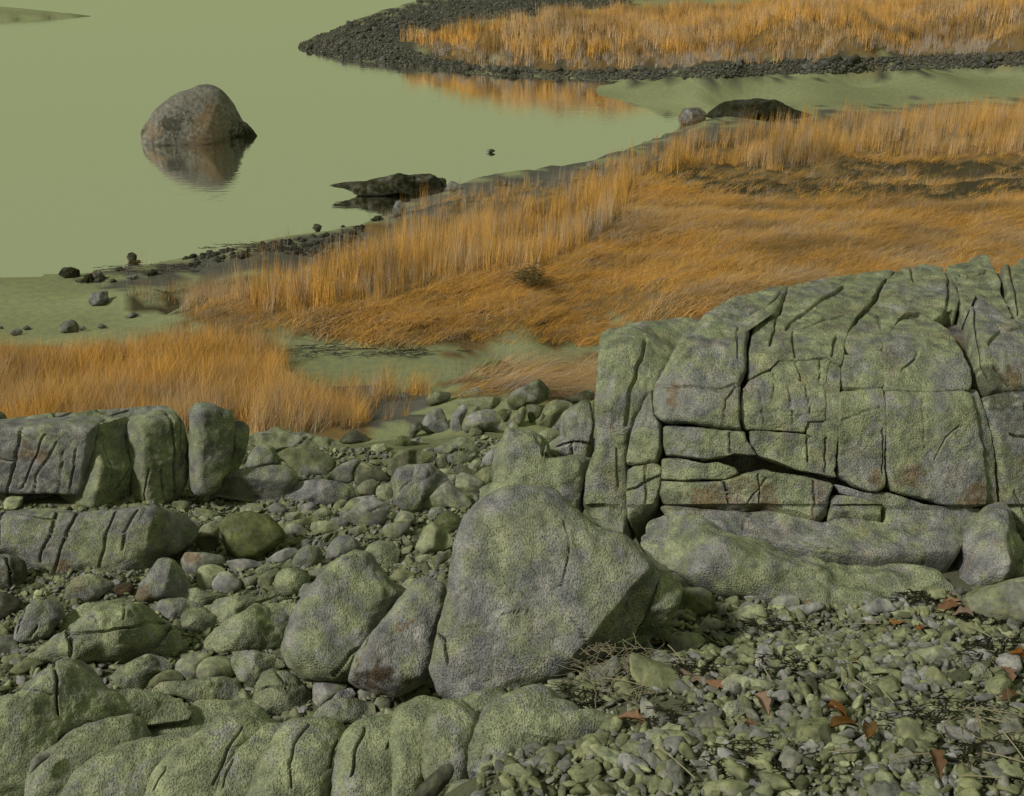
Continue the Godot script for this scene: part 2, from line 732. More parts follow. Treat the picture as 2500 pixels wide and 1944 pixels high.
func set_zones() -> void:
	# shoreline, traced at water level, closed behind the eye
	var shore := poly("P", [-900, 720, -300, 690, 0, 680, 150, 672, 230, 664, 450, 636, 620, 604, 800, 572, 930, 542, 975, 508, 1005, 488, 1100, 462,
		1250, 438, 1400, 408, 1500, 383, 1600, 338, 1680, 312, 1725, 288, 1700, 274, 1620, 264, 1545, 250, 1480, 238, 1450, 222, 1475, 208, 1540, 200,
		1420, 194, 1250, 186, 1100, 176, 950, 157, 830, 141, 724, 122, 735, 106, 800, 78, 900, 46, 1000, 20, 1080, -2, 1200, -28, 1500, -70, 2000, -110, 3200, -130])
	for p in shore:
		var w := at_height(p, 0.0)
		land.append(Vector2(w.x, w.z))
	land.append(Vector2(90, -70))
	land.append(Vector2(90, 25))
	land.append(Vector2(-60, 25))
	for p in poly("P", [-500, 4, 0, 18, 120, 27, 210, 36, 255, 41, 150, 46, 0, 53, -500, 66]):
		var w := at_height(p, 0.0)
		bar.append(Vector2(w.x, w.z))
	# heights of the land: picture place, metres above the water
	for a in [[1300, 1944, 2.30], [1700, 1944, 2.33], [2500, 1944, 2.36], [2100, 1944, 2.34], [1900, 1700, 2.1], [2500, 1650, 2.1], [1600, 1700, 2.03], [1700, 1500, 1.84], [2100, 1480, 1.82],
			[2450, 1500, 1.84], [1500, 1550, 1.86], [1250, 1750, 1.95], [1000, 1944, 1.92], [700, 1944, 1.72], [400, 1944, 1.68], [0, 1944, 1.66], [0, 1750, 1.48], [500, 1750, 1.46], [900, 1750, 1.58], [300, 1600, 1.48],
			[650, 1600, 1.45], [1000, 1600, 1.5], [1100, 1700, 1.66], [800, 1480, 1.35], [550, 1480, 1.3], [200, 1480, 1.35], [0, 1450, 1.32], [300, 1330, 1.15], [600, 1330, 1.12], [900, 1330, 1.12], [1050, 1250, 1.05],
			[200, 1260, 1.12], [0, 1260, 1.12], [600, 1230, 0.98], [900, 1200, 0.92], [1100, 1180, 0.92], [700, 1120, 0.78], [1000, 1120, 0.78], [450, 1150, 0.9], [150, 1150, 0.9], [1200, 1090, 0.75],
			[1250, 1040, 0.68], [650, 1070, 0.62], [850, 1075, 0.62], [1000, 1060, 0.62], [300, 1030, 0.55], [0, 1030, 0.55], [1150, 1000, 0.58], [1380, 1000, 0.6], [500, 1010, 0.5], [900, 1010, 0.45],
			[-400, 1944, 1.68], [-400, 1500, 1.3], [-400, 1200, 1.0], [2900, 1944, 2.36], [2900, 1500, 1.9], [3300, 1700, 2.1],
			[100, 930, 0.42], [400, 900, 0.40], [650, 940, 0.40], [250, 850, 0.32], [0, 860, 0.22], [-300, 900, 0.4], [-300, 780, 0.12],
			[0, 800, 0.07], [100, 740, 0.05], [300, 780, 0.07], [200, 700, 0.03], [380, 720, 0.06], [430, 770, 0.08], [350, 700, 0.22], [480, 730, 0.28],
			[780, 880, 0.22], [1000, 870, 0.20], [1200, 870, 0.20], [1400, 850, 0.22], [900, 900, 0.22], [1050, 920, 0.24], [1100, 950, 0.4], [1350, 940, 0.45],
			[600, 740, 0.36], [800, 760, 0.42], [1000, 790, 0.42], [1000, 700, 0.46], [1250, 760, 0.48], [1400, 650, 0.52], [1700, 700, 0.6], [1700, 560, 0.58], [2100, 600, 0.62], [2450, 600, 0.64],
			[700, 650, 0.28], [900, 600, 0.3], [1200, 550, 0.36], [1500, 470, 0.42], [1800, 470, 0.5], [2200, 480, 0.58], [2600, 480, 0.6],
			[1600, 402, 0.40], [2000, 400, 0.46], [2400, 392, 0.46], [1700, 440, 0.30], [2000, 440, 0.26], [2300, 435, 0.26], [1700, 370, 0.34], [2100, 340, 0.36], [2500, 320, 0.36], [2800, 300, 0.3], [2100, 300, 0.24], [2500, 270, 0.22],
			[1800, 255, 0.04], [2100, 215, 0.05], [2400, 190, 0.06], [1650, 225, 0.03], [2500, 225, 0.05], [2200, 250, 0.05], [2900, 200, 0.06], [1600, 204, 0.04], [1900, 190, 0.05], [2200, 181, 0.06], [2500, 170, 0.06], [2800, 155, 0.07],
			[1200, 130, 0.75], [1400, 120, 0.9], [1000, 110, 0.6], [1700, 110, 1.0], [2100, 90, 1.0], [2500, 70, 1.0], [1500, 60, 1.1], [2000, 40, 1.1], [2500, 20, 1.1], [1200, 60, 0.9],
			[1300, 10, 0.8], [1700, -20, 0.9], [2300, -40, 1.0], [850, 100, 0.35], [950, 60, 0.4], [1100, 20, 0.5], [2200, 150, 0.35], [1700, 165, 0.3], [2500, 140, 0.35]]:
		ctrl.append(at_height(Vector2(a[0], a[1]), a[2]))
	# under and behind the right outcrop
	for a in [[0.4, -4.2, 1.35], [1.2, -4.4, 1.5], [2.2, -4.4, 1.6], [0.6, -5.6, 0.85], [1.6, -5.6, 1.0], [2.8, -5.6, 1.1], [1.0, -7.0, 0.6], [2.4, -7.0, 0.65], [4.0, -7.0, 0.7],
			[0.3, -3.4, 1.75], [4, -4, 1.9], [0, 0, 2.35], [-4, 0, 2.2], [4, 0, 2.4], [0, 6, 2.6], [-3, -3, 1.4], [-1.0, -1.8, 1.75], [-0.3, -1.4, 1.95], [-2.0, -1.5, 1.75], [8, 0, 2.2], [-8, 0, 2.0], [8, -6, 1.2], [60, -50, 1.5], [60, -10, 2], [40, 10, 2.5], [-40, 10, 2.0]]:
		ctrl.append(Vector3(a[0], a[2], a[1]))
	zones = {
		"left_meadow": poly("P", [-400, 880, 0, 868, 200, 862, 330, 850, 420, 815, 560, 808, 650, 840, 690, 880, 700, 950, 760, 1000, 900, 1030, 900, 1062, 640, 1060, 580, 1035, 400, 1060, -400, 1090]),
		"sparse": poly("P", [690, 905, 760, 940, 880, 955, 960, 960, 1060, 930, 1060, 1010, 960, 1050, 860, 1062, 740, 1050, 690, 1000]),
		"fringe": poly("P", [540, 745, 800, 625, 930, 570, 1000, 510, 1120, 478, 1280, 450, 1420, 424, 1520, 398, 1640, 352, 1700, 360, 1560, 440, 1420, 490, 1250, 535, 1100, 580, 950, 630, 800, 680, 640, 730]),
		"meadow": poly("P", [440, 790, 480, 760, 560, 720, 650, 700, 800, 630, 930, 572, 1000, 515, 1120, 482, 1280, 455, 1420, 428, 1520, 402, 1620, 360, 1760, 332, 2100, 304, 2500, 270, 2900, 245,
			2900, 800, 2000, 780, 1600, 800, 1450, 815, 1150, 838, 950, 838, 800, 825, 660, 815, 560, 805]),
		"tall": poly("P", [560, 740, 700, 690, 800, 630, 930, 572, 1000, 515, 1120, 482, 1280, 455, 1420, 428, 1520, 402, 1620, 360, 1760, 332, 2100, 304, 2500, 270, 2900, 245, 2900, 372, 2480, 384, 2000, 396, 1700, 412, 1560, 440, 1500, 520, 1450, 600, 1300, 670, 1000, 715, 800, 735, 640, 765]),
		"bank": poly("P", [1540, 430, 1680, 408, 1900, 402, 2200, 397, 2460, 390, 2600, 400, 2560, 476, 2300, 490, 2100, 486, 1900, 480, 1700, 470, 1580, 456]),
		"shore_edge": poly("P", [1000, 480, 1100, 452, 1250, 428, 1400, 398, 1500, 372, 1620, 328, 1690, 305, 1900, 285, 2200, 262, 2600, 235, 2600, 275, 2200, 305, 1900, 325, 1700, 350, 1640, 370, 1520, 420, 1420, 450, 1280, 480, 1120, 505, 1010, 540]),
		"dark_patch": poly("P", [290, 745, 420, 715, 560, 690, 640, 690, 660, 720, 560, 745, 440, 760]),
		"spit_low": poly("P", [1000, 116, 1040, 130, 1150, 154, 1350, 170, 1600, 166, 1950, 144, 2300, 132, 2600, 120, 2600, 98, 2300, 108, 1950, 120, 1600, 140, 1350, 145, 1150, 128, 1060, 106]),
		"mud_edge": poly("P", [-100, 880, 0, 872, 330, 852, 430, 815, 470, 790, 430, 790, 330, 825, 0, 845, -100, 850]),
		"laid": poly("P", [1075, 965, 1110, 930, 1250, 900, 1420, 880, 1560, 890, 1560, 985, 1420, 975, 1340, 985, 1240, 975, 1150, 960]),
		"spit_meadow": poly("P", [985, 108, 1080, 80, 1200, 58, 1400, 42, 1700, 20, 2000, 5, 2600, -30, 3300, -40, 3300, 100, 2600, 118, 2300, 130, 1950, 142, 1600, 164, 1350, 168, 1150, 152, 1040, 128]),
		"spit_beach": poly("P", [700, 120, 780, 76, 900, 40, 1080, -8, 1300, -40, 1700, -40, 1500, 20, 1200, 48, 1050, 80, 960, 108, 1040, 135, 1150, 158, 1350, 172, 1600, 168, 1950, 146, 2300, 134, 2600, 122, 3300, 104, 3300, 130, 2600, 156, 2100, 176, 1700, 190, 1400, 198, 1100, 180, 950, 160, 830, 145]),
		"mud": poly("P", [-900, 720, 0, 680, 450, 640, 620, 610, 640, 660, 430, 730, 560, 770, 430, 800, 330, 845, 0, 862, -900, 900]),
		"pool": poly("P", [660, 880, 760, 850, 900, 850, 1100, 850, 1300, 840, 1560, 830, 1560, 880, 1250, 905, 1080, 930, 1000, 955, 880, 960, 760, 930, 680, 905]),
		"flat": poly("P", [1450, 205, 1700, 190, 2100, 176, 2600, 158, 3300, 130, 3300, 245, 2500, 262, 2100, 296, 1760, 335, 1600, 385, 1500, 383, 1700, 300]),
		"shore_wrack": poly("P", [180, 690, 240, 655, 450, 630, 620, 600, 800, 568, 930, 540, 1010, 485, 1110, 480, 1010, 545, 930, 590, 800, 630, 640, 670, 450, 690]),
		"beach": poly("P", [1480, 1500, 1700, 1440, 1900, 1430, 2200, 1450, 2560, 1440, 3300, 1500, 3300, 2200, 1100, 2200, 1180, 1880, 1500, 1780, 1720, 1740, 1600, 1690, 1400, 1690, 1350, 1640]),
		"gully": poly("P", [-100, 1230, 180, 1240, 420, 1205, 480, 1180, 560, 1120, 640, 1095, 760, 1100, 900, 1095, 1000, 1110, 1200, 1060, 1240, 1100, 1180, 1200, 1120, 1300, 1080, 1440, 1040, 1640, 1350, 1620, 1560, 1600, 1640, 1700, 1500, 1770, 1200, 1810, 900, 1800, 600, 1830, 300, 1830, -100, 1830]),
	}


func build_ground() -> void:
	var w := 300
	var v := 0.0
	for i in w:
		gx.append(-1.1 + 2.2 * i / (w - 1))
	v = -6.0
	while v < 1.2:
		gz.append(v)
		v += 0.6
	v = 1.2
	while v < 3000.0:
		gz.append(v)
		v += 0.03 + (v - 1.2) * 0.0105 if v < 70.0 else v * 0.15
	var rows := gz.size()
	gh.resize(w * rows)
	var verts := PackedVector3Array()
	verts.resize(w * rows)
	var cols := PackedColorArray()
	cols.resize(w * rows)
	var mud := Color(0.35, 0.375, 0.215)  # kept pale: sky sheen on the wet mud is put into the colour
	var sand := Color(0.25, 0.265, 0.155)
	var peat := Color(0.085, 0.07, 0.04)
	var thatch := Color(0.26, 0.17, 0.075)
	var shingle := Color(0.10, 0.10, 0.08)
	var wrack := Color(0.15, 0.145, 0.13)
	for r in rows:
		for i in w:
			var z: float = -gz[r]
			var x: float = gx[i] * maxf(4.0 - z, 0.5)
			var h := raw_height(x, z) if gz[r] < 90.0 else -0.5
			gh[r * w + i] = h
			var at := Vector3(x, h, z)
			verts[r * w + i] = at
			var p := to_px(at)
			var jit := Vector2(n_patch.get_noise_3d(x * 12.0, 0, z * 12.0), n_patch.get_noise_3d(x * 12.0, 50, z * 12.0)) * clampf(700.0 / maxf(gz[r], 2.0), 8.0, 40.0)
			p += jit
			var c := sand
			if gz[r] > 7.0:
				c = mud
				if in_zone("bank", p) or in_zone("dark_patch", p):
					c = peat
				elif in_zone("shore_edge", p):
					c = wrack
				elif in_zone("spit_beach", p):
					c = shingle
				elif in_zone("meadow", p) or in_zone("left_meadow", p) or in_zone("spit_meadow", p) or in_zone("laid", p):
					c = thatch
				elif in_zone("sparse", p) or in_zone("shore_wrack", p):
					c = wrack
			elif in_zone("left_meadow", p) or in_zone("meadow", p) or in_zone("laid", p):
				c = thatch
			elif in_zone("sparse", p):
				c = wrack
			if z > -5.0:
				c = Color(0.17, 0.175, 0.12)
			var k := 1.0 + n_patch.get_noise_3d(x * 1.2, 20, z * 4.0) * 0.16 + n_patch.get_noise_3d(x * 40.0, 20, z * 40.0) * (0.02 if c == mud else 0.2)
			cols[r * w + i] = Color(c.r * k, c.g * k, c.b * k)
	var mi := MeshInstance3D.new()
	mi.name = "ground"
	mi.mesh = grid_mesh(verts, cols, rows, w, false, Vector3.UP, w * 5 + 5)
	var m := rock_material(1.0 / 1.3, 0.15, 0.08, 81, 0.9, 0.11, 0.010, 0.12)
	mi.material_override = m
	add_child(mi)
	tag(mi, "muddy shore ground under the marsh and beach", "", "", "structure")


func build_water() -> void:
	var size := 512
	var n := FastNoiseLite.new()
	n.noise_type = FastNoiseLite.TYPE_SIMPLEX_SMOOTH
	n.seed = 9
	n.frequency = 0.02
	n.fractal_octaves = 3
	var im := n.get_seamless_image(size, size)
	im.convert(Image.FORMAT_RGBA8)
	im.bump_map_to_normal_map(1.0)
	var m := StandardMaterial3D.new()
	m.albedo_color = Color(0.985, 0.985, 0.96)
	m.metallic = 1.0
	m.roughness = 0.05
	m.uv1_triplanar = true
	m.uv1_world_triplanar = true
	m.uv1_scale = Vector3(0.22, 1, 0.9)
	m.normal_enabled = true
	m.normal_texture = ImageTexture.create_from_image(im)
	m.normal_scale = 0.5
	var pm := PlaneMesh.new()
	pm.size = Vector2(3000, 3000)
	var mi := MeshInstance3D.new()
	mi.name = "water"
	mi.mesh = pm
	mi.material_override = m
	mi.position = Vector3(0, 0, -1450)
	add_child(mi)
	tag(mi, "still green water of the inlet reflecting the sky", "", "", "structure")


func build_right_outcrop() -> void:
	var sh := {"y": [620, 700, 760, 880, 1000, 1150, 1260, 1300, 1400, 1490], "z": [5.3, 4.88, 4.56, 4.12, 3.96, 3.86, 3.79, 3.72, 3.52, 3.42],
		"x": [1430, 1560, 1700, 2000, 2350, 2550], "dx": [0.12, 0.05, 0.0, 0.0, 0.02, 0.10]}
	var t := outcrop("fractured_outcrop", "large domed outcrop of cracked lichen-green granite, at right behind the pebble beach", Vector3(1.1, 1.3, -4.2))
	var b := {"sheet": sh, "fm": 0.03, "bm": 0.30, "k": 36.0, "facet": 0.10, "ampm": 0.013, "m": "g", "rust": 0.22, "mix": 0.36, "step": 4.6, "cut": 0.06, "grow": 3.5, "seed": 0.0, "rf": 5.0}
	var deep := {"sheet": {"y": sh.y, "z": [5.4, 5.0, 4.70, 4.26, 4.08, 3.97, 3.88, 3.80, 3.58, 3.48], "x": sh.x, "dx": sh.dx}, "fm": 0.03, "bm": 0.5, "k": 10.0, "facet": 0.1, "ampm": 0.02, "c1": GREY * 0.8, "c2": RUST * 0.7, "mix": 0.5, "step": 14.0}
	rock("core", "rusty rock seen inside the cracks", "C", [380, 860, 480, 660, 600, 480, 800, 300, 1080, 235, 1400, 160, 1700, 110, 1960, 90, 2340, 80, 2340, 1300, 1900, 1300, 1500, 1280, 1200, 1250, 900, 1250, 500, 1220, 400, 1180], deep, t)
	var list := [
		["block", [230, 420, 260, 395, 400, 350, 530, 315, 620, 305, 700, 315, 690, 345, 630, 400, 560, 470, 520, 530, 480, 620, 420, 700, 380, 780, 350, 880, 345, 950, 350, 1080, 340, 1200, 320, 1290, 270, 1290, 180, 1210, 160, 1170, 170, 1050, 215, 960, 215, 750, 225, 580], {"fm": 0.13, "k": 4.0, "mix": 0.25, "c": [1510, 1010], "fac": [[330, 600, 12, 1.3], [300, 420, -70, 0.5]], "cr": [[7, 0.02, 430, 450, 400, 560, 370, 680, 350, 800], [5, 0.012, 320, 900, 310, 1100]]}],
		["block", [458, 655, 432, 690, 402, 740, 372, 840, 357, 950, 360, 968, 420, 965, 480, 955, 500, 900, 500, 790, 475, 740], {"fm": 0.09, "k": 3.5, "mix": 0.35}],
		["block", [360, 1000, 400, 978, 470, 968, 505, 990, 492, 1080, 472, 1160, 400, 1200, 355, 1230, 355, 1100], {"fm": 0.05, "k": 6.0, "cr": [[5, 0.02, 360, 1090, 430, 1060, 500, 1030], [5, 0.015, 440, 980, 430, 1150]]}],
		["block", [460, 700, 470, 640, 500, 580, 540, 500, 580, 440, 640, 390, 700, 330, 760, 290, 820, 255, 910, 235, 1000, 210, 1078, 205, 1055, 260, 1025, 330, 908, 345, 900, 420, 882, 480, 880, 560, 858, 620, 846, 700, 846, 790, 852, 812, 760, 806, 640, 786, 520, 780, 470, 750], {"fm": 0.10, "k": 6.0, "c": [1700, 930], "mix": 0.3, "fac": [[560, 600, 195, 0.9]], "cr": [[6, 0.014, 460, 645, 640, 650, 760, 665, 850, 640], [4, 0.01, 770, 800, 780, 690, 860, 640], [5, 0.012, 850, 400, 840, 520], [5, 0.012, 1080, 210, 980, 300, 910, 345]], "spots": [[560, 700, 110, GREY], [700, 640, 90, GREY], [560, 690, 40, RUST]]}],
		["block", [1088, 205, 1190, 170, 1280, 150, 1390, 130, 1500, 110, 1570, 107, 1560, 130, 1525, 150, 1492, 200, 1462, 260, 1392, 330, 1352, 400, 1322, 460, 1312, 540, 1240, 498, 1130, 515, 1000, 516, 985, 556, 895, 596, 893, 480, 918, 352, 1044, 332], {"fm": 0.06, "mix": 0.2, "c": [1970, 820], "cr": [[7, 0.02, 1340, 190, 1250, 260, 1140, 330, 1070, 400], [6, 0.016, 1040, 280, 1020, 400, 990, 460], [6, 0.014, 1100, 420, 1110, 510], [5, 0.012, 1370, 330, 1250, 360, 1150, 400], [6, 0.015, 1290, 440, 1270, 500]]}],
		["block", [897, 604, 990, 568, 1004, 600, 1012, 622, 1130, 628, 1236, 634, 1240, 770, 1160, 772, 1150, 826, 1060, 820, 940, 812, 882, 808, 858, 760, 864, 650], {"fm": 0.05, "mix": 0.3, "cr": [[5, 0.014, 1010, 630, 1000, 700], [4, 0.01, 1080, 640, 1090, 800], [4, 0.012, 1150, 640, 1170, 740], [4, 0.01, 940, 660, 960, 780]]}],
		["block", [1008, 524, 1130, 522, 1236, 506, 1260, 520, 1240, 624, 1130, 622, 1016, 618, 1000, 570], {"fm": 0.04, "mix": 0.25, "cr": [[4, 0.012, 1110, 525, 1135, 620], [4, 0.012, 1210, 515, 1215, 620]]}],
		["block", [1268, 526, 1310, 548, 1306, 640, 1296, 762, 1246, 768, 1244, 634, 1248, 610], {"fm": 0.035, "mix": 0.4}],
		["block", [1160, 780, 1232, 778, 1230, 840, 1200, 852, 1162, 832], {"fm": 0.03}],
		["block", [904, 820, 1060, 828, 1150, 834, 1162, 845, 1205, 860, 1236, 842, 1240, 776, 1298, 770, 1294, 880, 1280, 1000, 1290, 1030, 1220, 1016, 1100, 992, 1000, 952, 940, 932, 908, 880], {"fm": 0.06, "mix": 0.4, "cr": [[5, 0.014, 1165, 850, 1165, 960], [5, 0.015, 1240, 850, 1240, 1010]]}],
		["block", [1332, 468, 1372, 400, 1432, 330, 1492, 240, 1542, 150, 1600, 107, 1720, 85, 1790, 95, 1850, 180, 1862, 260, 1850, 300, 1820, 288, 1762, 344, 1700, 306, 1600, 326, 1508, 396, 1502, 478, 1400, 484], {"fm": 0.07, "mix": 0.2, "c": [2210, 770], "cr": [[6, 0.018, 1640, 90, 1650, 170], [7, 0.02, 1790, 100, 1820, 160, 1810, 300], [6, 0.015, 1350, 270, 1450, 255, 1560, 240, 1700, 270, 1820, 300], [5, 0.01, 1500, 400, 1480, 330]]}],
		["block", [1328, 500, 1400, 492, 1502, 486, 1506, 560, 1496, 634, 1440, 640, 1332, 634, 1322, 580], {"fm": 0.05, "mix": 0.25}],
		["block", [1516, 490, 1520, 420, 1600, 338, 1700, 318, 1768, 352, 1830, 410, 1858, 470, 1886, 560, 1890, 636, 1876, 650, 1750, 658, 1600, 655, 1516, 645], {"fm": 0.07, "mix": 0.3, "cr": [[5, 0.012, 1520, 490, 1660, 478, 1650, 520, 1590, 570], [4, 0.01, 1560, 440, 1700, 430, 1820, 440]], "spots": [[1590, 470, 60, GREY], [1800, 600, 80, GREY]]}],
		["block", [1312, 660, 1440, 653, 1498, 654, 1502, 720, 1510, 800, 1506, 900, 1506, 1000, 1510, 1075, 1470, 1095, 1420, 1083, 1360, 1058, 1312, 1028, 1303, 950, 1303, 800], {"fm": 0.065, "mix": 0.36, "cr": [[5, 0.012, 1490, 820, 1500, 900, 1500, 1010], [4, 0.01, 1320, 770, 1480, 720]], "spots": [[1380, 980, 60, GREY], [1450, 1030, 40, RUST], [1430, 720, 60, PALE]]}],
		["block", [1520, 668, 1600, 672, 1750, 676, 1888, 664, 1906, 740, 1920, 840, 1940, 950, 1956, 1050, 1966, 1120, 1956, 1168, 1900, 1183, 1820, 1168, 1700, 1128, 1600, 1108, 1548, 1088, 1520, 1000, 1517, 850], {"fm": 0.075, "mix": 0.5, "cr": [[4, 0.008, 1730, 950, 1770, 860, 1850, 800], [4, 0.008, 1680, 700, 1690, 900]], "spots": [[1630, 1000, 70, RUST], [1900, 1090, 70, RUST], [1890, 1150, 60, RUST], [1820, 740, 90, PALE], [1600, 740, 70, PALE], [1600, 900, 110, GREEN], [1760, 1120, 60, GREY]]}],
		["block", [1897, 655, 1932, 645, 1960, 720, 1988, 850, 2006, 1000, 2024, 1150, 2020, 1172, 1984, 1178, 1976, 1100, 1950, 950, 1922, 780], {"fm": 0.03, "mix": 0.7, "rust": 0.6, "k": 8.0}],
		["block", [1802, 95, 1890, 80, 1940, 50, 1995, 45, 2005, 90, 2050, 180, 2060, 250, 2108, 340, 2085, 345, 2040, 310, 1990, 270, 1940, 240, 1900, 255, 1890, 320, 1872, 300, 1857, 200], {"fm": 0.07, "mix": 0.2, "c": [2390, 712], "cr": [[6, 0.02, 1860, 150, 1890, 160, 1980, 130]]}],
		["block", [1898, 290, 1940, 250, 2000, 282, 2080, 352, 2200, 347, 2330, 335, 2350, 640, 2170, 648, 2060, 648, 1985, 655, 1944, 600, 1928, 480, 1904, 380], {"fm": 0.09, "k": 7.0, "mix": 0.42, "cr": [[6, 0.018, 1920, 260, 1930, 430, 1960, 600], [6, 0.015, 1980, 470, 2050, 420, 2170, 410], [5, 0.012, 1990, 560, 2060, 640]], "spots": [[2080, 600, 60, RUST], [1990, 640, 70, DARK]]}],
		["block", [1968, 682, 2060, 662, 2170, 657, 2350, 652, 2350, 1300, 2170, 1280, 2110, 1240, 2056, 1175, 2040, 1050, 2008, 850], {"fm": 0.08, "k": 8.0, "mix": 0.6, "cr": [[5, 0.014, 2130, 700, 2150, 850], [6, 0.015, 2060, 830, 2200, 860], [5, 0.012, 2080, 1100, 2150, 1240]], "spots": [[2060, 690, 90, DARK]]}],
		["block", [2062, 100, 2110, 112, 2140, 72, 2200, 42, 2350, 32, 2350, 328, 2200, 332, 2118, 332, 2072, 240], {"fm": 0.09, "k": 5.0, "mix": 0.2, "cr": [[6, 0.02, 2090, 110, 2110, 200, 2120, 330]]}],
		["ledge", [512, 798, 640, 800, 780, 818, 866, 824, 890, 870, 936, 926, 900, 926, 840, 920, 780, 938, 700, 948, 620, 934, 530, 924, 512, 880], {"fm": 0.06, "k": 5.0, "mix": 0.35, "cr": [[5, 0.012, 800, 830, 810, 920]]}],
		["ledge", [510, 952, 600, 952, 690, 972, 760, 964, 840, 992, 850, 1010, 800, 1036, 700, 1040, 600, 1040, 510, 1032], {"fm": 0.06, "k": 4.0, "mix": 0.2}],
		["ledge", [508, 1052, 640, 1057, 760, 1048, 850, 1024, 960, 992, 1060, 1012, 1180, 1032, 1290, 1062, 1270, 1120, 1255, 1200, 1210, 1248, 1100, 1218, 940, 1178, 870, 1198, 780, 1186, 640, 1166, 520, 1152, 495, 1100], {"fm": 0.07, "k": 6.0, "mix": 0.35, "rust": 0.5, "cr": [[5, 0.014, 770, 1050, 800, 1160], [5, 0.014, 940, 1010, 935, 1170], [5, 0.012, 1190, 1040, 1200, 1240], [5, 0.01, 870, 1190, 910, 1100, 980, 1030]], "spots": [[720, 1155, 90, RUST], [960, 1165, 70, RUST]]}],
		["ledge", [1270, 1130, 1300, 1110, 1400, 1125, 1480, 1150, 1502, 1180, 1502, 1250, 1420, 1250, 1340, 1235, 1270, 1225], {"fm": 0.09, "k": 5.0, "mix": 0.25, "c1": PALE}],
		["ledge", [1300, 1066, 1420, 1104, 1520, 1100, 1620, 1130, 1800, 1186, 1990, 1196, 1960, 1260, 1800, 1270, 1522, 1260, 1514, 1170, 1480, 1140, 1400, 1115, 1310, 1095], {"fm": 0.025, "k": 6.0, "mix": 0.75}],
		["ledge", [500, 1168, 640, 1188, 780, 1204, 870, 1214, 940, 1194, 1100, 1238, 1210, 1264, 1340, 1250, 1500, 1266, 1800, 1278, 1960, 1272, 1900, 1340, 1850, 1400, 1500, 1420, 1200, 1405, 1000, 1340, 800, 1300, 660, 1300, 560, 1245], {"fm": 0.04, "k": 4.0, "mix": 0.6, "amp": 1.6, "cr": [[6, 0.012, 1270, 1400, 1400, 1405], [5, 0.01, 900, 1215, 860, 1290]]}],
	]
	for it in list:
		var o := b.duplicate()
		for key in it[2]:
			o[key] = it[2][key]
		o["k"] = maxf(o.k * 1.5, 26.0) if o.fm < 0.12 else o.k * 2.0
		o["fm"] = 0.02 + o.fm * 0.45
		rock(it[0], "", "C", it[1], o, t)
	rock("apron", "", "C", [340, 1300, 400, 1210, 480, 1175, 560, 1200, 620, 1260, 700, 1290, 850, 1290, 1000, 1320, 1200, 1390, 1400, 1415, 1650, 1420, 1780, 1450, 1860, 1530, 1850, 1620, 1700, 1660, 1500, 1680, 1300, 1640, 1150, 1640, 1000, 1620, 850, 1580, 700, 1540, 560, 1490, 440, 1420], {"sheet": sh, "fm": 0.06, "bm": 0.3, "k": 4.0, "amp": 2.4, "ampm": 0.03, "mix": 0.3, "facet": 0.4, "step": 7.0}, t)
	rock("ledge", "", "C", [1890, 1300, 1960, 1200, 2020, 1180, 2060, 1230, 2110, 1330, 2190, 1380, 2190, 1480, 2000, 1560, 1930, 1540, 1900, 1420], {"sheet": sh, "fm": 0.13, "bm": 0.3, "k": 4.0, "mix": 0.6, "ampm": 0.02, "fac": [[1950, 1300, 160, 0.8], [2030, 1320, 10, 0.7]], "rust": 0.3}, t)
	rock("boulder", "smooth olive boulder with a straight crack at the right edge of the pebble beach", "C", [1870, 1590, 1960, 1545, 2100, 1500, 2190, 1485, 2360, 1480, 2370, 1710, 2170, 1710, 2000, 1715, 1900, 1670], {"m": "s", "c1": SLATE, "c2": STONE, "mix": 0.3, "f": 0.45, "k": 3.5, "cr": [[4, 0.008, 1870, 1590, 2000, 1540, 2180, 1525]], "fac": [[2000, 1560, 250, 0.9], [2170, 1640, 80, 0.6]], "cat": "boulder"})
	rock("boulder", "pale smooth stone leaning against the outcrop at the right edge of the picture", "C", [2080, 1480, 2120, 1440, 2190, 1390, 2250, 1400, 2240, 1470, 2160, 1490, 2100, 1500], {"m": "s", "c1": SLATE, "c2": PALE, "cat": "boulder"})


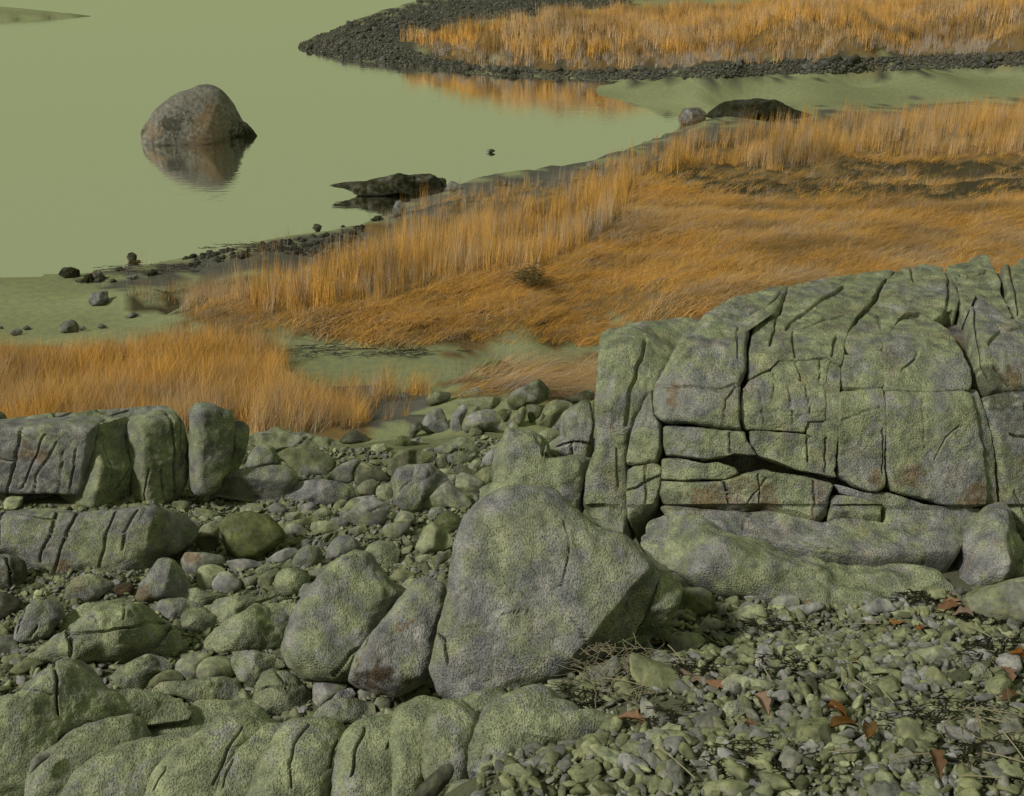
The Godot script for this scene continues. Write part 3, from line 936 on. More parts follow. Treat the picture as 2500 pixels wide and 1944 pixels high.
func build_left_outcrops() -> void:
	var g := {"ampm": 0.012, "step": 5.0, "mix": 0.4, "cut": 0.08, "grow": 2.0, "seed": 3.0, "rf": 5.0}
	var t := outcrop("blocky_outcrop", "square blocky outcrop with grey cracked face, at the left edge below the grass", Vector3(-1.9, 0.6, -5.6))
	var z := 5.55
	var parts := [
		["block", [-110, 355, 80, 352, 200, 345, 340, 330, 480, 328, 622, 348, 604, 420, 592, 520, 562, 660, 542, 768, 400, 762, 200, 762, -110, 745], {"z": z, "fm": 0.10, "bm": 0.5, "k": 30.0, "mix": 0.85, "rust": 0.12, "e": 12.0, "yaw": -22.0, "fac": [[100, 400, -90, 0.5], [570, 500, 0, 0.6]], "cr": [[4.5, 0.03, 180, 350, 160, 480, 130, 600, 100, 750], [4, 0.02, 330, 390, 290, 470, 240, 600, 180, 720], [4, 0.016, 400, 430, 330, 560, 270, 650, 250, 750], [4, 0.014, 430, 500, 420, 600, 400, 760], [4, 0.02, 520, 480, 500, 620, 480, 760], [4, 0.016, 0, 540, 130, 550]], "spots": [[190, 520, 60, RUST], [310, 530, 50, RUST]]}],
		["block", [634, 345, 796, 302, 806, 330, 796, 450, 786, 600, 796, 760, 826, 880, 760, 915, 640, 905, 560, 870, 548, 780, 572, 650, 598, 500], {"z": z + 0.02, "fm": 0.08, "bm": 0.5, "k": 24.0, "mix": 0.12, "e": 12.0, "yaw": 38.0, "c1": GREEN, "c2": GREY, "cr": [[4.5, 0.02, 800, 400, 790, 520, 760, 640, 700, 760], [4, 0.01, 640, 450, 630, 700]]}],
		["block", [815, 340, 900, 292, 1000, 275, 1060, 270, 1110, 320, 1118, 380, 1142, 450, 1152, 600, 1152, 700, 1100, 800, 1030, 840, 940, 890, 850, 900, 832, 800, 812, 600], {"z": z + 0.18, "fm": 0.12, "bm": 0.5, "k": 6.0, "mix": 0.2, "e": 14.0, "yaw": 28.0, "fac": [[1040, 500, 0, 0.7], [900, 330, -90, 0.6]], "cr": [[4.5, 0.03, 1000, 280, 1010, 450, 1015, 620, 1030, 800], [4, 0.02, 870, 620, 850, 780, 860, 880], [4, 0.02, 940, 620, 950, 760, 970, 860], [4, 0.018, 1070, 320, 1065, 480, 1080, 600]]}],
		["cap", [-110, 352, 120, 310, 320, 290, 480, 280, 620, 265, 800, 252, 960, 238, 1040, 240, 1090, 268, 1112, 320, 1060, 278, 900, 298, 800, 308, 630, 352, 480, 336, 200, 352, -110, 365], {"z": z + 0.25, "fm": 0.03, "bm": 0.2, "k": 4.0, "mix": 0.25, "e": 62.0, "c": [200, 1020], "cr": [[4, 0.015, 330, 290, 360, 320, 500, 280], [4, 0.015, 620, 270, 690, 300, 800, 260]]}],
		["base", [-110, 764, 200, 772, 400, 772, 544, 782, 560, 850, 470, 880, 350, 870, 240, 890, -110, 900], {"z": z + 0.02, "fm": 0.06, "bm": 0.4, "k": 6.0, "mix": 0.7, "e": 16.0, "rust": 0.7, "cr": [[4, 0.015, 340, 780, 350, 860], [4, 0.015, 60, 780, 80, 880]], "spots": [[420, 850, 90, RUST * 0.6], [240, 870, 60, RUST * 0.6]]}],
	]
	for it in parts:
		var o := g.duplicate()
		for key in it[2]:
			o[key] = it[2][key]
		rock(it[0], "", "A", it[1], o, t)
	rock("upright_rock", "upright block of green granite standing right of the blocky outcrop", "A", [1195, 260, 1230, 220, 1310, 215, 1370, 240, 1430, 245, 1460, 290, 1465, 340, 1445, 500, 1425, 650, 1375, 700, 1360, 760, 1260, 810, 1210, 790, 1200, 700, 1195, 500], {"z": 5.75, "f": 0.5, "b": 0.8, "k": 7.0, "mix": 0.3, "e": 12.0, "yaw": 20.0, "fac": [[1240, 400, 180, 0.9], [1420, 400, 0, 0.8], [1300, 250, -80, 1.0]], "cr": [[4, 0.02, 1370, 240, 1340, 300]], "ampm": 0.014})
	rock("upright_rock", "narrow slab standing against the right side of the upright granite block", "A", [1475, 325, 1520, 330, 1565, 360, 1558, 450, 1525, 570, 1495, 630, 1430, 660, 1448, 500], {"z": 5.85, "f": 0.5, "b": 0.9, "k": 6.0, "mix": 0.35, "e": 15.0, "yaw": 25.0})
	rock("rock", "small grey-faced block at the foot of the narrow slab", "A", [1520, 640, 1555, 560, 1610, 490, 1660, 478, 1725, 500, 1740, 600, 1640, 620], {"f": 0.5, "k": 6.0, "mix": 0.6, "fac": [[1640, 520, 200, 0.8], [1700, 540, 0, 1.0]]})
	rock("boulder", "dark rounded boulder poking in at the left edge against the golden grass", "A", [-60, 330, -40, 270, 0, 262, 40, 300, 46, 325, 0, 345], {"z": 5.95, "f": 0.8, "c1": DARK, "c2": GREEN, "rnd": 1, "cat": "boulder"})
	rock("rock_ledge", "long grey ledge with pale lichen patches, beneath the blocky outcrop at left", "A", [-110, 912, 120, 902, 300, 892, 420, 902, 520, 930, 740, 928, 900, 892, 1000, 888, 1130, 908, 1220, 958, 1248, 1000, 1200, 1085, 1100, 1155, 990, 1210, 920, 1310, 850, 1360, 640, 1345, 560, 1330, 420, 1370, 280, 1330, 180, 1260, 60, 1210, -110, 1180], {"z": 4.72, "fm": 0.2, "bm": 0.5, "k": 5.0, "mix": 0.62, "e": 38.0, "yaw": -8.0, "ampm": 0.018, "step": 5.0, "c": [230, 1330], "rust": 0.12, "fac": [[960, 1050, 8, 2.0], [500, 960, -95, 1.4], [600, 1150, 100, 0.25]], "cr": [[4.5, 0.025, 70, 920, 55, 1020, 35, 1160], [4.5, 0.025, 400, 960, 380, 1060, 300, 1250], [4.5, 0.025, 530, 940, 470, 1080, 390, 1310], [4, 0.022, 750, 960, 700, 1120, 650, 1310], [4, 0.018, 880, 950, 820, 1080, 790, 1190], [4, 0.012, 160, 960, 300, 980, 380, 1000]],
		"spots": [[240, 1090, 130, GREEN], [820, 1180, 120, PALE], [900, 1090, 70, PALE], [640, 1240, 90, PALE], [760, 1270, 90, PALE], [450, 1270, 50, RUST]]})
	rock("rock", "dark split rock at the left edge under the long grey ledge", "A", [-60, 1172, 60, 1172, 150, 1200, 176, 1250, 172, 1330, 120, 1400, -60, 1390], {"f": 0.6, "k": 4.0, "c1": DARK, "c2": GREY, "mix": 0.45, "cr": [[4.5, 0.03, 45, 1190, 70, 1300, 60, 1380]]})


func build_big_rocks() -> void:
	rock("leaning_rock", "tallest grey granite slab, a pointed shield leaning at the picture's centre", "W", [985, 1518, 935, 1482, 915, 1430, 925, 1370, 950, 1270, 965, 1160, 990, 1105, 1030, 1070, 1075, 1045, 1130, 1040, 1185, 1050, 1225, 1085, 1275, 1125, 1335, 1140, 1375, 1175, 1402, 1208, 1412, 1230, 1375, 1320, 1340, 1378, 1292, 1402, 1255, 1425, 1190, 1455, 1100, 1480, 1050, 1500],
		{"z": 3.06, "fm": 0.12, "bm": 0.22, "k": 9.0, "cut": 0.08, "c1": Color(0.36, 0.375, 0.275), "mix": 0.5, "e": 40.0, "ampm": 0.014, "step": 6.5, "c": [1300, 1460], "rust": 0.06, "fac": [[1300, 1312, 42, 3.2], [1130, 1100, -100, 0.35], [960, 1300, 185, 0.8], [1100, 1400, 100, 0.45]],
		"cr": [[4, 0.010, 1198, 1125, 1212, 1180, 1205, 1230, 1190, 1270], [4, 0.008, 1075, 1320, 1130, 1318], [7, 0.018, 930, 1350, 955, 1380, 960, 1420], [4, 0.012, 1215, 1330, 1240, 1370, 1250, 1410], [4, 0.01, 1330, 1290, 1345, 1330]]})
	rock("rock", "pale lichen slab tucked behind the right edge of the tallest slab", "W", [1404, 1212, 1440, 1226, 1458, 1258, 1442, 1305, 1418, 1340, 1378, 1368, 1335, 1390, 1345, 1330, 1378, 1265], {"z": 3.10, "fm": 0.09, "bm": 0.15, "k": 4.0, "mix": 0.3, "e": 35.0, "yaw": 15.0, "ampm": 0.01, "cr": [[4, 0.012, 1395, 1250, 1370, 1310, 1345, 1360]]})
	rock("granite_hump", "broad lichen-speckled granite hump behind the tallest slab", "K", [850, 1620, 870, 1400, 880, 1290, 930, 1250, 1010, 1240, 1020, 1100, 1060, 1000, 1080, 900, 1140, 800, 1170, 725, 1215, 735, 1290, 740, 1390, 770, 1470, 830, 1540, 890, 1560, 980, 1640, 985, 1800, 975, 1960, 1010, 1985, 1060, 1960, 1200, 1940, 1350, 1910, 1500, 1850, 1650, 1400, 1700],
		{"z": 4.05, "fm": 0.2, "bm": 0.3, "k": 4.0, "mix": 0.22, "e": 36.0, "ampm": 0.03, "amp": 1.2, "step": 6.5, "fac": [[1880, 1150, 0, 1.6], [1300, 800, -100, 0.6], [1000, 1300, 190, 0.5]], "cr": [[6, 0.03, 1500, 860, 1490, 1020, 1560, 1000, 1700, 985], [5, 0.015, 1240, 780, 1330, 850, 1420, 860], [5, 0.015, 1010, 1240, 1080, 1130]]})
	rock("granite_stub", "rounded upright granite stub between the hump and the cracked outcrop", "K", [1660, 650, 1680, 520, 1720, 480, 1790, 440, 1840, 395, 1900, 385, 1950, 400, 1975, 450, 1992, 560, 2002, 700, 2006, 900, 1992, 1030, 1900, 1040, 1700, 1010, 1530, 985, 1510, 880, 1560, 800, 1650, 750],
		{"z": 4.30, "fm": 0.13, "bm": 0.22, "k": 4.0, "mix": 0.3, "e": 22.0, "yaw": 6.0, "ampm": 0.018, "fac": [[1920, 600, 8, 1.4], [1700, 780, -100, 0.3]], "cr": [[6, 0.025, 1530, 870, 1640, 800, 1740, 770, 1900, 800], [5, 0.02, 1740, 790, 1760, 960]], "spots": [[1830, 720, 110, GREY]]})
	rock("triangular_boulder", "triangular mossy granite boulder left of the tallest slab", "W", [598, 1392, 612, 1345, 650, 1280, 700, 1208, 728, 1190, 755, 1172, 785, 1182, 810, 1215, 840, 1245, 872, 1270, 838, 1300, 800, 1365, 755, 1450, 710, 1460, 650, 1450, 612, 1425],
		{"z": 3.45, "fm": 0.15, "bm": 0.25, "k": 4.0, "cut": 0.08, "mix": 0.22, "e": 40.0, "ampm": 0.022, "step": 6.5, "fac": [[640, 1350, 190, 0.8], [800, 1300, 20, 0.5], [720, 1200, -90, 0.3]], "cr": [[5, 0.02, 715, 1440, 750, 1400, 800, 1360], [6, 0.015, 740, 1205, 770, 1195]], "spots": [[790, 1215, 30, GREY]], "cat": "boulder"})
	rock("granite_rock", "grey rust-stained slab wedged between triangular boulder and tallest slab", "W", [748, 1452, 760, 1400, 790, 1358, 840, 1292, 880, 1245, 905, 1232, 950, 1245, 960, 1290, 930, 1370, 922, 1430, 905, 1460, 850, 1480, 800, 1475],
		{"z": 3.24, "fm": 0.09, "bm": 0.2, "k": 5.0, "mix": 0.62, "e": 40.0, "ampm": 0.014, "step": 6.5, "rust": 0.1, "fac": [[850, 1330, 215, 0.5], [860, 1440, 95, 1.4]], "spots": [[860, 1340, 18, RUST], [800, 1452, 45, RUST * 0.6], [900, 1265, 22, GREEN], [820, 1440, 30, RUST * 0.5]]})
	rock("rock_shard", "thin grey shard standing at the foot of the triangular boulder", "W", [748, 1440, 765, 1388, 788, 1350, 806, 1354, 792, 1390, 778, 1435], {"z": 3.17, "f": 0.6, "k": 6.0, "mix": 0.7, "e": 30.0})


func build_bottom_ledges() -> void:
	# rounded bedrock along the lower left, each swelling a part of one ledge
	var t := outcrop("rounded_ledge", "ribbed rounded bedrock in yellow-green lichen along the bottom edge", Vector3(-0.4, 1.7, -2.5))
	var g := {"k": 2.0, "mix": 0.12, "ampm": 0.024, "step": 5.0, "bm": 0.3, "e": 52.0, "facet": 0.3, "grow": 24.0, "seed": 8.0, "rf": 3.5, "soft": 0.15}
	var list := [
		[[180, 1400, 186, 1190, 260, 1110, 340, 1060, 450, 990, 560, 950, 680, 910, 800, 898, 836, 980, 814, 1050, 700, 1085, 600, 1130, 500, 1210, 400, 1400], {"z": 2.72, "fm": 0.12, "fac": [[420, 1100, 215, 0.5], [700, 1040, 70, 0.5]]}],
		[[380, 1400, 480, 1230, 600, 1125, 720, 1070, 900, 1018, 1100, 988, 1240, 980, 1210, 1030, 1090, 1085, 1010, 1165, 950, 1240, 880, 1420], {"z": 2.66, "fm": 0.10}],
		[[822, 980, 836, 900, 1000, 878, 1120, 855, 1200, 798, 1330, 800, 1450, 800, 1500, 830, 1400, 885, 1300, 935, 1240, 985, 1050, 1000, 850, 1060], {"z": 2.98, "fm": 0.05, "e": 64.0}],
		[[880, 1420, 950, 1228, 1010, 1158, 1090, 1080, 1210, 1010, 1290, 940, 1370, 880, 1480, 842, 1540, 860, 1564, 920, 1545, 955, 1490, 975, 1425, 1060, 1355, 1165, 1295, 1245, 1240, 1420], {"z": 2.62, "fm": 0.13, "c": [520, 1862], "cr": [[5, 0.016, 1440, 960, 1340, 1120, 1270, 1300], [4, 0.01, 1000, 1180, 920, 1310]]}],
		[[1250, 1420, 1300, 1238, 1360, 1158, 1430, 1058, 1490, 968, 1560, 945, 1660, 960, 1644, 1045, 1585, 1125, 1545, 1225, 1500, 1420], {"z": 2.60, "fm": 0.12, "cr": [[5, 0.016, 1640, 980, 1570, 1100, 1500, 1310], [4, 0.012, 1380, 1150, 1330, 1300]]}],
		[[1505, 1420, 1552, 1218, 1592, 1118, 1652, 1038, 1705, 960, 1800, 928, 1900, 928, 1980, 958, 2004, 1050, 1994, 1155, 1955, 1240, 1890, 1420], {"z": 2.58, "fm": 0.15, "cr": [[5, 0.016, 1830, 950, 1760, 1060, 1720, 1180, 1740, 1310], [5, 0.02, 1990, 1050, 1950, 1200]]}],
	]
	for it in list:
		var o := g.duplicate()
		for key in it[1]:
			o[key] = it[1][key]
		o["fm"] = o.fm * 0.75
		rock("swell", "", "D", it[0], o, t)
	for it in [
		[[290, 1480, 300, 1330, 310, 1220, 340, 1130, 420, 1062, 540, 1050, 582, 1072, 576, 1135, 605, 1205, 600, 1330, 560, 1480], {"z": 2.52, "fm": 0.12, "cr": [[6, 0.02, 420, 1080, 370, 1220, 350, 1330], [5, 0.018, 560, 1100, 540, 1200]]}],
		[[588, 1480, 596, 1300, 584, 1150, 600, 1060, 640, 990, 720, 950, 792, 970, 784, 1060, 764, 1150, 752, 1260, 660, 1480], {"z": 2.55, "fm": 0.15}],
		[[752, 1280, 762, 1130, 788, 1020, 830, 975, 900, 968, 985, 1030, 990, 1095, 955, 1165, 940, 1270, 910, 1380, 800, 1400], {"z": 2.52, "fm": 0.14}],
		[[950, 990, 1000, 930, 1100, 905, 1160, 950, 1140, 990, 1070, 1055, 1010, 1095, 960, 1060], {"z": 2.70, "fm": 0.08}],
		[[1050, 1070, 1110, 1000, 1200, 930, 1300, 895, 1370, 908, 1405, 968, 1500, 978, 1545, 1028, 1650, 1020, 1690, 1045, 1560, 1120, 1410, 1120, 1320, 1170, 1300, 1225, 1230, 1280, 1120, 1350, 1040, 1370, 950, 1330, 930, 1240, 960, 1150], {"z": 2.55, "fm": 0.14, "mix": 0.2, "c": [1220, 1815], "e": 58.0}],
	]:
		var o := g.duplicate()
		for key in it[1]:
			o[key] = it[1][key]
		o["fm"] = o.fm * 0.75
		rock("swell", "", "E", it[0], o, t)
	rock("rounded_ledge", "big smooth-backed bedrock hump filling the lower left corner", "D", [-200, 800, 60, 735, 180, 655, 290, 580, 350, 550, 450, 528, 560, 558, 640, 620, 682, 680, 800, 688, 950, 710, 1060, 755, 1125, 830, 1105, 870, 980, 890, 850, 900, 720, 905, 600, 950, 480, 1010, 380, 1060, 290, 1110, 240, 1190, 230, 1440, -200, 1440],
		{"z": 2.85, "fm": 0.2, "bm": 0.4, "k": 2.6, "mix": 0.15, "e": 52.0, "ampm": 0.03, "step": 5.5, "c": [160, 1790], "fac": [[330, 640, 30, 0.7], [200, 700, -110, 0.5], [360, 800, 70, 0.4]], "cr": [[6, 0.03, 335, 585, 345, 690, 358, 800, 350, 920], [4, 0.012, 225, 790, 340, 805], [5, 0.014, 0, 710, 100, 620, 190, 570]], "cat": "rock outcrop"})
	rock("rounded_ledge", "cracked knobbly bedrock mound left of the triangular boulder", "D", [150, 500, 300, 402, 410, 340, 430, 322, 540, 240, 640, 210, 740, 198, 860, 208, 950, 280, 1000, 308, 1060, 340, 1092, 400, 1094, 455, 1040, 490, 1010, 520, 900, 520, 800, 510, 720, 520, 600, 500, 500, 530, 440, 545, 340, 530, 230, 520],
		{"fm": 0.17, "bm": 0.3, "k": 3.0, "mix": 0.22, "e": 46.0, "ampm": 0.024, "step": 6.5, "split": 0.5, "cr": [[7, 0.035, 422, 335, 432, 420, 440, 530], [6, 0.025, 440, 402, 540, 412, 640, 408, 780, 392, 870, 340, 960, 308], [6, 0.025, 900, 470, 950, 390, 1000, 330], [5, 0.015, 520, 250, 590, 360], [5, 0.012, 740, 230, 740, 340]], "cat": "rock outcrop"})
	rock("rounded_ledge", "flat mossy bedrock sheet left of the triangular boulder", "D", [1190, 410, 1260, 340, 1380, 280, 1440, 240, 1510, 190, 1620, 165, 1740, 180, 1800, 200, 1770, 290, 1700, 380, 1660, 450, 1500, 470, 1300, 480, 1210, 455], {"fm": 0.09, "bm": 0.3, "k": 2.6, "mix": 0.15, "e": 58.0, "ampm": 0.016, "cat": "rock outcrop"})
	rock("rock", "grey-faced slanting rock above the knobbly mound at left", "D", [60, 420, 105, 290, 165, 190, 230, 158, 320, 162, 385, 190, 395, 245, 345, 305, 300, 385, 180, 430], {"f": 0.5, "k": 4.0, "mix": 0.55, "fac": [[200, 250, 200, 0.6], [320, 220, -20, 0.8]], "cr": [[5, 0.02, 215, 330, 170, 410], [4, 0.015, 160, 200, 110, 370]]})
	rock("rock", "black wet rock at the left edge above the bedrock hump", "D", [-60, 105, 60, 125, 130, 163, 112, 222, 50, 265, -60, 290], {"f": 0.5, "k": 5.0, "c1": CHAR, "c2": DARK, "m": "s"})
	var knobs := [
		["mossy ridge just above the cracked knobbly mound", [350, 345, 390, 250, 480, 192, 640, 160, 740, 138, 770, 190, 700, 215, 600, 240, 500, 300], {}],
		["knobbly green rock right of the grey pyramid rock", [870, 240, 890, 190, 960, 158, 1080, 148, 1190, 188, 1160, 250, 1070, 275, 970, 285], {"mix": 0.5}],
		["weed-draped ridge below the cluster of olive cobbles", [1072, 150, 1090, 95, 1180, 88, 1250, 110, 1360, 128, 1310, 165, 1200, 195, 1110, 180], {}],
		["round mossy knob beside the flat mossy sheet", [1070, 260, 1100, 225, 1150, 200, 1230, 210, 1285, 250, 1275, 325, 1220, 355, 1120, 365, 1078, 315], {}],
		["mossy ridge running up to the round pale ball stone", [1220, 215, 1300, 150, 1400, 128, 1540, 140, 1640, 95, 1650, 130, 1560, 170, 1480, 215, 1420, 285, 1330, 325, 1280, 275], {}],
		["dark green knob under the left foot of the triangular boulder", [1365, 505, 1440, 462, 1560, 470, 1650, 500, 1695, 550, 1600, 585, 1565, 625, 1500, 665, 1430, 645, 1388, 570], {}],
		["dark mossy hump above the bedrock hump", [660, 615, 700, 550, 790, 500, 880, 475, 980, 500, 1024, 550, 1000, 580, 920, 600, 865, 650, 850, 700, 740, 680, 690, 655], {}],
		["long low mossy rock in front of the twin pale eggs", [870, 695, 960, 640, 1080, 640, 1240, 620, 1330, 608, 1412, 640, 1434, 712, 1405, 775, 1290, 795, 1190, 775, 1050, 725, 930, 715], {}],
		["fissured green rock below the triangular boulder", [1495, 735, 1520, 650, 1560, 590, 1620, 573, 1700, 590, 1755, 640, 1835, 700, 1855, 795, 1800, 830, 1700, 850, 1560, 840, 1508, 785], {"cr": [[5, 0.018, 1510, 700, 1600, 690, 1690, 700], [5, 0.015, 1640, 590, 1680, 660, 1760, 680]]}],
	]
	for kn in knobs:
		var o := {"f": 0.6, "k": 2.8, "mix": 0.18, "amp": 1.5, "split": 0.4, "step": 6.5}
		for key in kn[2]:
			o[key] = kn[2][key]
		rock("mossy_rock", kn[0], "D", kn[1], o)
	rock("mossy_rock", "low mossy rock among small stones below the rust-stained slab", "E", [130, 1020, 165, 940, 260, 888, 370, 885, 465, 918, 480, 985, 420, 1025, 330, 1015, 220, 1045], {"f": 0.5, "k": 2.6, "mix": 0.15, "e": 55.0})
	rock("boulder", "dark elongated stone leaning on the ribbed ledge at the bottom edge", "E", [640, 1440, 720, 1340, 790, 1270, 850, 1233, 886, 1240, 892, 1290, 860, 1345, 790, 1410, 700, 1460], {"z": 2.28, "m": "s", "c1": CHAR, "c2": DARK, "f": 0.5, "rnd": 1, "cat": "boulder"})
	rock("boulder", "olive slab lying at the bottom edge right of the dark elongated stone", "E", [810, 1440, 880, 1340, 960, 1318, 1062, 1350, 1080, 1420, 980, 1450], {"z": 2.22, "m": "s", "c1": SLATE, "c2": STONE, "f": 0.4, "cat": "boulder"})


func build_cobbles() -> void:
	var kinds := {
		"s": {"m": "s", "c1": SLATE, "c2": STONE, "mix": 0.3, "amp": 0.6, "k": 3.0, "cat": "stone"},
		"p": {"m": "s", "c1": PALE, "c2": STONE, "mix": 0.3, "amp": 0.5, "k": 2.6, "rnd": 1, "cat": "stone"},
		"y": {"m": "s", "c1": STONE, "c2": GREY, "mix": 0.5, "amp": 0.6, "k": 3.2, "cat": "stone"},
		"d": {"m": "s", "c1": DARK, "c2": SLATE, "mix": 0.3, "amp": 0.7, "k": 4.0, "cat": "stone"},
		"g": {"m": "g", "c1": GREEN, "c2": GREY, "mix": 0.35, "k": 3.0, "cat": "stone"},
		"o": {"m": "g", "c1": GREEN, "c2": GREY, "mix": 0.4, "amp": 0.3, "k": 2.1, "f": 0.85, "b": 0.8, "rnd": 2, "nfac": 4, "facet": 0.25, "cat": "stone"},
	}
	for it in STONES:
		var o: Dictionary = kinds[it[1]].duplicate()
		if it.size() > 4:
			for key in it[4]:
				o[key] = it[4][key]
		rock(it[5] if it.size() > 5 else "boulder", it[0], it[2], it[3], o)


